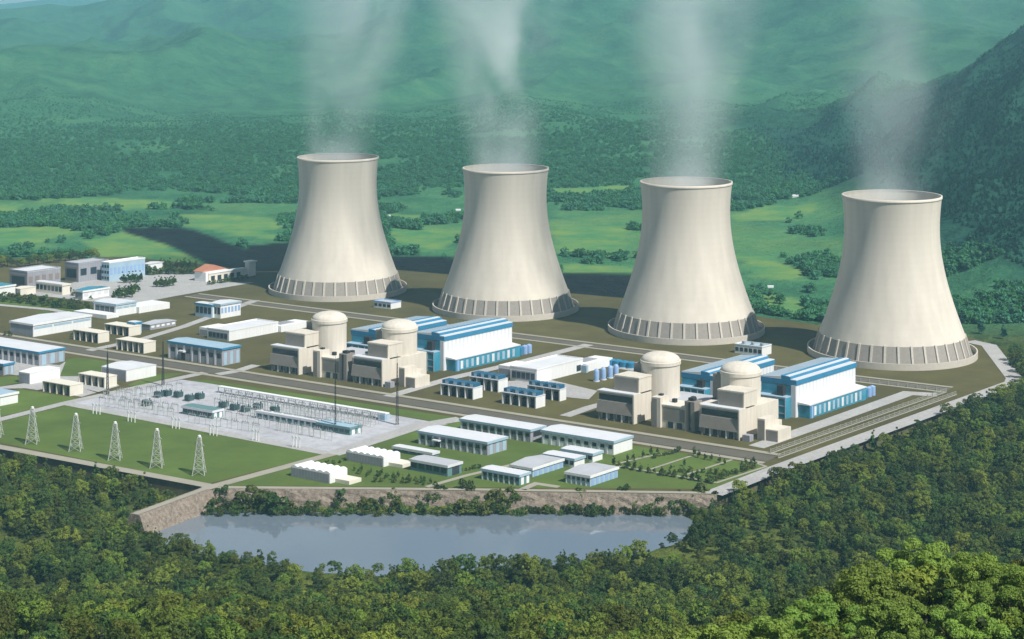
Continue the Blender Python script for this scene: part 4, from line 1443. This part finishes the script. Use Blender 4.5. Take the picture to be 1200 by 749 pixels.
def hero_at(px, py, dist, scale, lb, grp, kinds=HERO):
    p = at_dist(px, py, dist)
    k = random.choice(kinds)
    zt = p.z                       # crown top passes through this pixel
    top = 9.2 + 5.6 if k in HERO else 12.3
    base = hz(p.x, p.y)
    sc = scale
    # stand on the terrain: choose the size that reaches the pixel when plausible
    need = (zt - base) / top
    if 0.4 * scale < need < 2.4 * scale: sc = need
    return tree(k, (p.x, p.y, base), sc, lb, grp), need
random.seed(17)
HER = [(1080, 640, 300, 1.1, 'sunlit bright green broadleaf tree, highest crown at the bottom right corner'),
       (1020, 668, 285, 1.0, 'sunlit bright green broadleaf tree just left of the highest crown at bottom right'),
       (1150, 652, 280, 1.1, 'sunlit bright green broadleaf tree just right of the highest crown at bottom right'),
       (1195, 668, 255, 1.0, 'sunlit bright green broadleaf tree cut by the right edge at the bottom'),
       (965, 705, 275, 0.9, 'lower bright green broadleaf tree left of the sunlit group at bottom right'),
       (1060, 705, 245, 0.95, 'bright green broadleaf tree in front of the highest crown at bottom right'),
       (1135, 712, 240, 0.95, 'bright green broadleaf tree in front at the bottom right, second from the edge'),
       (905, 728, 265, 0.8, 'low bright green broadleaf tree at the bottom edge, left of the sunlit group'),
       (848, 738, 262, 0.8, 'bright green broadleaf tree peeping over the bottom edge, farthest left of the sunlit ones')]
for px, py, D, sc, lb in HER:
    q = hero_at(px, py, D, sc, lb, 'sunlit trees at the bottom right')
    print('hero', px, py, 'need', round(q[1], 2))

# --- the forest around: jittered grid on the terrain, seen in the frame
pts = []
y = 195.0
while y < 1480:
    stp = 8.2 if y > 820 else 7.6
    half = y * 0.37
    x = -half
    while x < half:
        pts.append((x + random.uniform(-0.5, 0.5) * stp, y + random.uniform(-0.5, 0.5) * stp))
        x += stp
    y += stp * 0.9
pts = np.array(pts)
zz = height(pts[:, 0], pts[:, 1])
sd = sdist(SITE, pts[:, 0], pts[:, 1]); wd = sdist(WATER, pts[:, 0], pts[:, 1])
dd_ = sdist([(dA.x - 12, dA.y - 12), (dA.x + 12, dA.y + 12), (dB.x + 12, dB.y + 6), (dB.x - 6, dB.y - 12)], pts[:, 0], pts[:, 1])
# open ground: glades in the wood
gl = glade_(pts[:, 0], pts[:, 1]) + 0.0 * rng.random(len(pts))
keep = (sd > 6) & (wd > 5) & (dd_ > 2) & (rng.random(len(pts)) > gl * 0.85)
# the strip between wall and water keeps only shrubs
shx0, shx1 = at(236, 585).x, at(842, 590).x
strip_ = (pts[:, 0] > shx0) & (pts[:, 0] < shx1) & (pts[:, 1] > at(400, 610, ZW).y)
keep &= ~strip_
pts, zz, gl = pts[keep], zz[keep], gl[keep]
vis, inf = [], []
for (x, y), z in zip(pts, zz):
    u, v = proj((x, y, z + 8))
    vis.append(-140 < u < 1340 and v < 840 and v > 380)
    inf.append(-10 < u < 1210 and v < 765)
vis = np.array(vis); inf = np.array(inf)[vis]
pts, zz = pts[vis], zz[vis]
hts = rng.uniform(0.40, 1.30, len(pts)) * (0.75 + 0.6 * fbm(pts[:, 0], pts[:, 1], 60, 2, 91))
app = hts / np.hypot(pts[:, 1], 1)
# keep trees off the sight line to the shore: shorter near the water
wdn = sdist(WATER, pts[:, 0], pts[:, 1])
hts = np.where((wdn < 22) & (pts[:, 0] < at(770, 640, ZW).x), np.minimum(hts, 0.62), hts)
order = np.argsort(-(app * inf))
top = order[:288]; rest = order[288:]
print('forest trees', len(order))
crowns = []
FL = {'l': ('green tree in the dense wood left of the reservoir', 'trees in the wood left of the reservoir'),
      'c': ('green tree on the wooded near shore in front of the reservoir', 'trees on the near shore'),
      'r': ('green tree on the wooded slope right of the reservoir', 'trees on the slope right of the reservoir')}
for n, i in enumerate(top):
    x, y = pts[i]; u, v = proj((x, y, zz[i] + 6))
    z_ = 'l' if u < 300 else ('c' if u < 800 else 'r')
    k = KIND[int(rng.integers(0, 7))] if rng.random() < 0.8 else KIND[int(rng.integers(0, 3))]
    con = k[2] == 'conifer_tree'
    lb, gp = FL[z_]
    if con: lb, gp = lb.replace('green tree', 'dark conical tree'), 'conical ' + gp
    else: lb = lb.replace('green tree', 'round green tree')
    t = tree(k, (x, y, zz[i] - 0.3), hts[i], lb, gp)

protos = []
seen = set()
for o in list(COL.objects):
    if o.name.startswith('crown') and o.data in [k[0] for k in KIND] and o.data.name not in seen:
        seen.add(o.data.name); protos.append(o)
scatter('forest', np.column_stack([pts[rest], zz[rest] - 0.3]), hts[rest], protos, 'dense mixed green wood covering the slopes around the reservoir and below the perimeter road', 'forest')

# low undergrowth between the trees
up_ = rng.uniform([-460, 240], [460, 1470], (9000, 2))
uz = height(up_[:, 0], up_[:, 1])
us = (sdist(SITE, up_[:, 0], up_[:, 1]) > 3) & (sdist(WATER, up_[:, 0], up_[:, 1]) > 2) & (np.abs(up_[:, 0]) < up_[:, 1] * 0.31)
us &= ~((up_[:, 0] > shx0) & (up_[:, 0] < shx1) & (up_[:, 1] > at(400, 602, ZW).y))
shrub_me = [crown_mesh('crown', M['hedge'], 1.6, 1.5, 1.3, 14, 26, 0.55, 120 + k, 0.42) for k in range(2)] + [crown_mesh('crown', M['leaf_dark'], 1.7, 1.9, 1.6, 14, 26, 0.6, 125, 0.42)]
cyp_me = [crown_mesh('crown', M['leaf_dark'], 1.2, 2.6, 2.6, 18, 24, 0.5, 130 + k, 0.36, 0.8, 'cone') for k in range(2)]

# --- shrubs at the foot of the retaining wall
shr = []
random.seed(3)
xs = 240
while xs < 848:
    yb = 598 + random.uniform(-4.0, 5.0) if xs > 300 else 597 + random.uniform(-6, 2)
    p = at(xs, yb, ZW + 0.4)
    big = random.uniform(0.9, 2.5) * (1.5 if (250 < xs < 330 or 540 < xs < 610 or xs > 790) else 1.0)
    z = max(hz(p.x, p.y), ZW) - 0.2
    o = link('shrub', random.choice(shrub_me), (p.x, p.y, z), big, random.uniform(0, 6))
    tag(o, 'dark green shrub on the far bank between the stone wall and the water', 'shrub', 'shrubs along the far bank of the reservoir')
    shr.append(o)
    xs += random.uniform(4.0, 10.5)
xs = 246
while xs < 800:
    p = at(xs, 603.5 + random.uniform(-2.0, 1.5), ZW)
    o = link('shrub', shrub_me[2], (p.x, p.y, ZW - 0.5), random.uniform(1.0, 2.0), random.uniform(0, 6))  # bush row added so its dark green imitates the bank's reflection
    tag(o, 'low dark green bush added at the water line to darken it like a reflection', 'shrub', 'bushes added as dark reflection at the far water line')
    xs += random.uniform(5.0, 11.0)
scatter('undergrowth', np.column_stack([up_[us], uz[us] - 0.2]), rng.uniform(0.8, 2.0, us.sum()), [shr[0], shr[1], shr[2]], 'low bushy undergrowth between the trees', 'undergrowth')

# --- garden, hedges and plaza conifers
def bush(px, py, me, sc, lb, grp, name='shrub', z=0.05):
    p = at(px, py)
    o = link(name, me, (p.x, p.y, z), sc, random.uniform(0, 6))
    return tag(o, lb, 'shrub' if name == 'shrub' else 'tree', grp)


def row(x0, y0, x1, y1, n, me, sc, lb, grp, name='shrub', j=1.0):
    for i in range(n):
        t = (i + random.uniform(-0.3, 0.3)) / max(1, n - 1)
        bush(x0 + (x1 - x0) * t, y0 + (y1 - y0) * t + random.uniform(-j, j) * 0.6, random.choice(me), sc * random.uniform(0.75, 1.3), lb, grp, name)


gd, gg = 'dark upright shrub planted in the garden right of the warehouses', 'dark upright shrubs in the garden'
row(719, 546, 818, 564, 13, cyp_me, 1.2, gd, gg)
row(733, 541, 772, 532, 5, cyp_me, 1.2, gd, gg)
row(812, 534, 850, 545, 6, cyp_me, 1.2, gd, gg)
row(868, 545, 884, 543, 4, cyp_me, 0.9, gd, gg)
row(778, 552, 800, 547, 3, cyp_me, 0.9, gd, gg)
gl_, gq = 'low rounded green shrub in the garden beds', 'low green shrubs in the garden'
row(832, 565, 886, 548, 11, shrub_me, 1.3, gl_, gq)
row(724, 548, 838, 568, 13, shrub_me, 1.0, gl_, gq)
row(765, 537, 796, 530, 9, shrub_me, 0.9, gl_, gq)
row(795, 553, 846, 556, 8, shrub_me, 1.0, gl_, gq)
gd, gg = 'dark shrub in the planted rows between the white pump houses and the open sided hall', 'dark shrubs by the pump houses'
for yy in range(4):
    row(412 + yy * 9, 551 + yy * 4.5, 492 + yy * 6, 563 + yy * 2.0, 8, shrub_me if yy % 2 else cyp_me, 0.85, gd, gg)
row(370, 549, 404, 541, 6, shrub_me, 0.8, gd, gg)
row(541, 553, 560, 549, 5, shrub_me, 0.7, 'green shrub between the open sided hall and the pale green shed', 'shrubs beside the open sided hall')
row(664, 559, 690, 552, 5, shrub_me, 0.7, 'dark green shrub between the two square halls', 'shrubs between the square halls')
gd, gg = 'clipped green hedge tree in the long row in front of the back offices', 'hedge row in front of the offices'
row(-10, 349, 104, 362, 24, shrub_me, 2.0, gd, gg)
row(-10, 352, 104, 364.5, 20, shrub_me, 1.8, gd, gg)
gd, gg = 'small dark conifer in the clumps on the paved plaza', 'conifers on the plaza'
row(144, 332, 166, 330, 11, cyp_me, 2.0, gd, gg, 'conifer_tree')
row(182, 337, 204, 335, 11, cyp_me, 2.0, gd, gg, 'conifer_tree')
row(134, 347, 162, 342, 13, cyp_me, 2.0, gd, gg, 'conifer_tree')
row(132, 351, 156, 348, 11, cyp_me, 1.9, gd, gg, 'conifer_tree')
gd, gg = 'green tree in the row behind the plaza', 'trees behind the plaza'
row(160, 322, 230, 321, 24, shrub_me, 2.1, gd, gg, 'broadleaf_tree')
row(186, 316, 228, 316, 14, cyp_me, 2.2, gd, gg, 'conifer_tree')
row(244, 334, 288, 327, 12, shrub_me, 1.35, 'green bush along the front of the orange roofed gatehouse', 'bushes at the gatehouse')
row(82, 344, 92, 350, 3, shrub_me, 1.7, 'dark bush between the low office and the teal roofed hall', 'bushes by the low office')
for k in range(30):
    px = -12 + k * 4.4 + random.uniform(-2, 2)
    p = at(px, 314.5 - 0.085 * px + random.uniform(-3.5, 1.0))
    tree(KIND[random.randrange(0, 5)], (p.x, p.y, 0.0), random.uniform(0.7, 1.15), 'dark green tree in the belt behind the grey brown offices', 'tree belt behind the offices')
for (px, py) in ((107, 351), (6, 393), (12, 394), (85, 395)):
    bush(px, py, shrub_me[0], 1.2, 'single green bush beside a white hall or shed', 'single bushes at the left')

# --- far trees: valley woods and mountain forest
N = 105000
ang = rng.uniform(-0.34, 0.34, N)
D = np.exp(rng.uniform(math.log(1620), math.log(4200), N))
fx, fy = np.tan(ang) * D, D
fz = height(fx, fy)
md = mask(MEADOWS + ASH, fx, fy, 3, 12)
dens = fbm(fx, fy, 110, 4, 61)
fld = fields_(fx, fy, fz)
ok = (sdist(SITE, fx, fy) > 14) & (md < 0.35) & (fld < 0.5)
low = (fz < 40) & (fy < 2700)
pkeep = np.where(low, sstep(0.44, 0.54, dens), 0.97 * sstep(0.22, 0.40, dens))
ok &= rng.random(N) < pkeep
ok &= fy > np.where(np.abs(fx) < 700, 1000, 0)
fx, fy, fz = fx[ok], fy[ok], fz[ok]
print('far trees', len(fx))
far_me = [crown_mesh('crown', M['leaf_far'], 6.0, 5.2, 5.5, 16, 16, 2.6, 200 + k, 0.42) for k in range(3)]
fp = []
for k, (px, py) in enumerate(((893, 345), (905, 352), (914, 357))):
    p = at(px, py, -1)
    o = link('broadleaf_tree', far_me[k], (p.x, p.y, hz(p.x, p.y)), 0.9, k)
    tag(o, ('round tree between the bright meadows right of the third tower, %s') % ('farthest of three', 'middle of three', 'nearest of three')[k], 'tree', 'trees between the bright meadows')
    fp.append(o)
fsc = rng.uniform(0.45, 1.0, len(fx)) * np.where((fz > 25) | (fy > 2700), 0.72, 1.0) * (1 - 0.6 * sstep(2800, 4200, fy))
cn_ = (fx - 450 - 160 * (fbm(fx, fy, 260, 4, 15) - 0.45) > 15 + rng.uniform(-50, 50, len(fx))) & (fy > 1450) & (fy < 3500)
scatter('valley_woods', np.column_stack([fx, fy, fz - 1.0])[~cn_], fsc[~cn_], fp, 'hazy green woods filling the valley and mountain sides behind the towers', 'woods')
con_me = [crown_mesh('crown', M['leaf_conifer'], 4.2, 7.5, 8.0, 18, 16, 2.2, 210 + k, 0.40, 0.8, 'cone') for k in range(3)]
cpz = []
for k, (px, py) in enumerate(((1128, 380), (1150, 392), (1176, 398))):
    p = at(px, py, -1)
    o = link('conifer_tree', con_me[k], (p.x, p.y, hz(p.x, p.y) - 0.5), 0.9, k)
    tag(o, ('dark conifer at the foot of the mountain behind the rightmost tower, %s') % ('left of three', 'middle of three', 'right of three')[k], 'tree', 'dark conifers behind the rightmost tower')
    cpz.append(o)
scatter('conifer_woods', np.column_stack([fx, fy, fz - 1.0])[cn_], fsc[cn_] * 0.68, cpz, 'dark blue green conifer wood on the steep mountain side at the right', 'woods')

# ------------------------------------------------------------------ steam
def plume_mat(dens, lean=0.0):
    m = bpy.data.materials.new('steam'); m.use_nodes = True
    nt = m.node_tree
    nt.nodes.remove(nt.nodes['Principled BSDF'])
    pv = nn(nt, 'ShaderNodeVolumePrincipled')
    pv.inputs['Color'].default_value = (0.94, 1.0, 1.0, 1)
    pv.inputs['Anisotropy'].default_value = -0.35
    tc = nn(nt, 'ShaderNodeTexCoord')
    sx = nn(nt, 'ShaderNodeSeparateXYZ'); nt.links.new(tc.outputs['Object'], sx.inputs[0])
    ln = nn(nt, 'ShaderNodeCombineXYZ')
    lz = nn(nt, 'ShaderNodeMath', operation='MULTIPLY_ADD'); lz.inputs[1].default_value = -lean
    nt.links.new(sx.outputs[2], lz.inputs[0]); nt.links.new(sx.outputs[0], lz.inputs[2])
    nt.links.new(lz.outputs[0], ln.inputs[0]); nt.links.new(sx.outputs[1], ln.inputs[1])
    le = nn(nt, 'ShaderNodeVectorMath', operation='LENGTH'); nt.links.new(ln.outputs[0], le.inputs[0])
    # radius grows with height
    rg = nn(nt, 'ShaderNodeMapRange'); rg.inputs['From Min'].default_value = 0; rg.inputs['From Max'].default_value = 260
    rg.inputs['To Min'].default_value = 38; rg.inputs['To Max'].default_value = 104
    nt.links.new(sx.outputs[2], rg.inputs['Value'])
    dv = nn(nt, 'ShaderNodeMath', operation='DIVIDE'); nt.links.new(le.outputs['Value'], dv.inputs[0]); nt.links.new(rg.outputs[0], dv.inputs[1])
    fo = nn(nt, 'ShaderNodeMapRange', interpolation_type='SMOOTHSTEP'); fo.inputs['From Min'].default_value = 1.0; fo.inputs['From Max'].default_value = 0.05
    fo.inputs['To Min'].default_value = 0; fo.inputs['To Max'].default_value = 1
    nt.links.new(dv.outputs[0], fo.inputs['Value'])
    mp = nn(nt, 'ShaderNodeMapping'); mp.inputs['Scale'].default_value = (1, 1, 0.55)
    oi = nn(nt, 'ShaderNodeObjectInfo')
    vm = nn(nt, 'ShaderNodeVectorMath', operation='ADD'); 
    ml = nn(nt, 'ShaderNodeMath', operation='MULTIPLY'); ml.inputs[1].default_value = 900
    nt.links.new(oi.outputs['Random'], ml.inputs[0])
    nt.links.new(tc.outputs['Object'], mp.inputs['Vector']); nt.links.new(mp.outputs[0], vm.inputs[0]); nt.links.new(ml.outputs[0], vm.inputs[1])
    nz = nn(nt, 'ShaderNodeTexNoise'); nz.inputs['Scale'].default_value = 0.013; nz.inputs['Detail'].default_value = 6; nz.inputs['Distortion'].default_value = 0.9
    nt.links.new(vm.outputs[0], nz.inputs['Vector'])
    nr = nn(nt, 'ShaderNodeMapRange'); nr.inputs['From Min'].default_value = 0.40; nr.inputs['From Max'].default_value = 0.66
    nr.inputs['To Min'].default_value = 0.0; nr.inputs['To Max'].default_value = 1.7
    nt.links.new(nz.outputs['Fac'], nr.inputs['Value'])
    hg = nn(nt, 'ShaderNodeMapRange'); hg.inputs['From Min'].default_value = 0; hg.inputs['From Max'].default_value = 270
    hg.inputs['To Min'].default_value = 1.0; hg.inputs['To Max'].default_value = 0.25
    nt.links.new(sx.outputs[2], hg.inputs['Value'])
    # dense mist in and just over the mouth
    mo = nn(nt, 'ShaderNodeMapRange', interpolation_type='SMOOTHSTEP'); mo.inputs['From Min'].default_value = 2; mo.inputs['From Max'].default_value = 34
    mo.inputs['To Min'].default_value = 0.9; mo.inputs['To Max'].default_value = 0.0
    nt.links.new(sx.outputs[2], mo.inputs['Value'])
    ad = nn(nt, 'ShaderNodeMath', operation='ADD'); nt.links.new(nr.outputs[0], ad.inputs[0]); nt.links.new(mo.outputs[0], ad.inputs[1])
    nr = ad
    m1 = nn(nt, 'ShaderNodeMath', operation='MULTIPLY'); nt.links.new(fo.outputs[0], m1.inputs[0]); nt.links.new(nr.outputs[0], m1.inputs[1])
    m2 = nn(nt, 'ShaderNodeMath', operation='MULTIPLY'); nt.links.new(m1.outputs[0], m2.inputs[0]); nt.links.new(hg.outputs[0], m2.inputs[1])
    m3 = nn(nt, 'ShaderNodeMath', operation='MULTIPLY'); nt.links.new(m2.outputs[0], m3.inputs[0]); m3.inputs[1].default_value = dens
    nt.links.new(m3.outputs[0], pv.inputs['Density'])
    nt.links.new(pv.outputs[0], nt.nodes['Material Output'].inputs['Volume'])
    return m


PM = [plume_mat(0.0125, 0.10), plume_mat(0.0155, -0.04), plume_mat(0.0125, 0.04), plume_mat(0.008, 0.06)]
PLB = ('first, leftmost', 'second', 'third', 'fourth, rightmost')
for k, (C, H) in enumerate(T):
    o = MB(False).lathe([(0.05, 0), (38, 0), (60, 60), (96, 160), (130, 260), (0.05, 268)], 32).build('steam_plume', PM[k], loc=(C.x, C.y, H - 5.0))
    tag(o, 'pale translucent steam plume rising from the %s cooling tower' % PLB[k], 'steam plume', 'steam plumes')

# ------------------------------------------------------------------ air, sky, sun
hm = bpy.data.materials.new('air'); hm.use_nodes = True
hm.node_tree.nodes.remove(hm.node_tree.nodes['Principled BSDF'])
hv = nn(hm.node_tree, 'ShaderNodeVolumePrincipled')
hv.inputs['Color'].default_value = (0.39, 0.80, 1.0, 1)
hv.inputs['Density'].default_value = HAZE
hv.inputs['Anisotropy'].default_value = 0.0
hm.node_tree.links.new(hv.outputs[0], hm.node_tree.nodes['Material Output'].inputs['Volume'])
zmin = float(HH.min()); zmax = float(HH.max())
print('terrain z', zmin, zmax)
o = MB(False).box(-12500, 12500, -400, 19600, min(zmin, -20) - 1.0, max(zmax, 430) + 15).build('haze', hm)
o['kind'] = 'stuff'; o['label'] = 'pale blue haze in the valley air'; o['category'] = 'haze'

AZ, EL = math.radians(SUN_AZ), math.radians(SUN_EL)
sd_ = Vector((math.sin(AZ) * math.cos(EL), math.cos(AZ) * math.cos(EL), math.sin(EL)))
sl = bpy.data.lights.new('sun', 'SUN'); sl.energy = SUN_S; sl.angle = math.radians(0.5); sl.color = (1.0, 0.97, 0.93)
so_ = bpy.data.objects.new('sun', sl); COL.objects.link(so_)
so_.rotation_euler = sd_.to_track_quat('Z', 'Y').to_euler()
so_.location = (0, 0, 900)
w = bpy.data.worlds.new('World'); S.world = w; w.use_nodes = True
nt = w.node_tree
bg = nt.nodes['Background']; bg.inputs['Strength'].default_value = SKY_S
tc = nn(nt, 'ShaderNodeTexCoord')
sx = nn(nt, 'ShaderNodeSeparateXYZ'); nt.links.new(tc.outputs['Generated'], sx.inputs[0])
mxz = nn(nt, 'ShaderNodeMath', operation='MAXIMUM'); mxz.inputs[1].default_value = 0.03
nt.links.new(sx.outputs[2], mxz.inputs[0])
cb = nn(nt, 'ShaderNodeCombineXYZ')
nt.links.new(sx.outputs[0], cb.inputs[0]); nt.links.new(sx.outputs[1], cb.inputs[1]); nt.links.new(mxz.outputs[0], cb.inputs[2])
sky = nn(nt, 'ShaderNodeTexSky'); sky.sky_type = 'NISHITA'; sky.sun_disc = False
sky.sun_elevation = EL; sky.sun_rotation = AZ; sky.air_density = 1.0; sky.dust_density = 0.6; sky.ozone_density = 1.5; sky.altitude = 300
nt.links.new(cb.outputs[0], sky.inputs['Vector'])
cn = nn(nt, 'ShaderNodeTexNoise'); cn.inputs['Scale'].default_value = 9.0; cn.inputs['Detail'].default_value = 5
cm_ = nn(nt, 'ShaderNodeMapping'); cm_.inputs['Scale'].default_value = (1, 1, 4.0)
nt.links.new(tc.outputs['Generated'], cm_.inputs['Vector']); nt.links.new(cm_.outputs[0], cn.inputs['Vector'])
cr = nn(nt, 'ShaderNodeMapRange'); cr.inputs['From Min'].default_value = 0.50; cr.inputs['From Max'].default_value = 0.68; cr.inputs['To Max'].default_value = 0.8
nt.links.new(cn.outputs['Fac'], cr.inputs['Value'])
cx = nn(nt, 'ShaderNodeMix', data_type='RGBA'); cx.inputs[7].default_value = (9.0, 9.3, 9.6, 1)
nt.links.new(cr.outputs[0], cx.inputs[0]); nt.links.new(sky.outputs[0], cx.inputs[6])
nt.links.new(cx.outputs[2], bg.inputs['Color'])

S.view_settings.view_transform = 'Standard'
S.view_settings.look = 'None'
S.view_settings.exposure = EXPO
S.view_settings.gamma = 1.0
S.view_settings.use_curve_mapping = False
cy = S.cycles
cy.max_bounces = 6; cy.diffuse_bounces = 2; cy.glossy_bounces = 2; cy.transmission_bounces = 3; cy.volume_bounces = 3
cy.transparent_max_bounces = 8
cy.use_denoising = True
cy.volume_step_rate = 1.0
cy.sample_clamp_indirect = 6.0
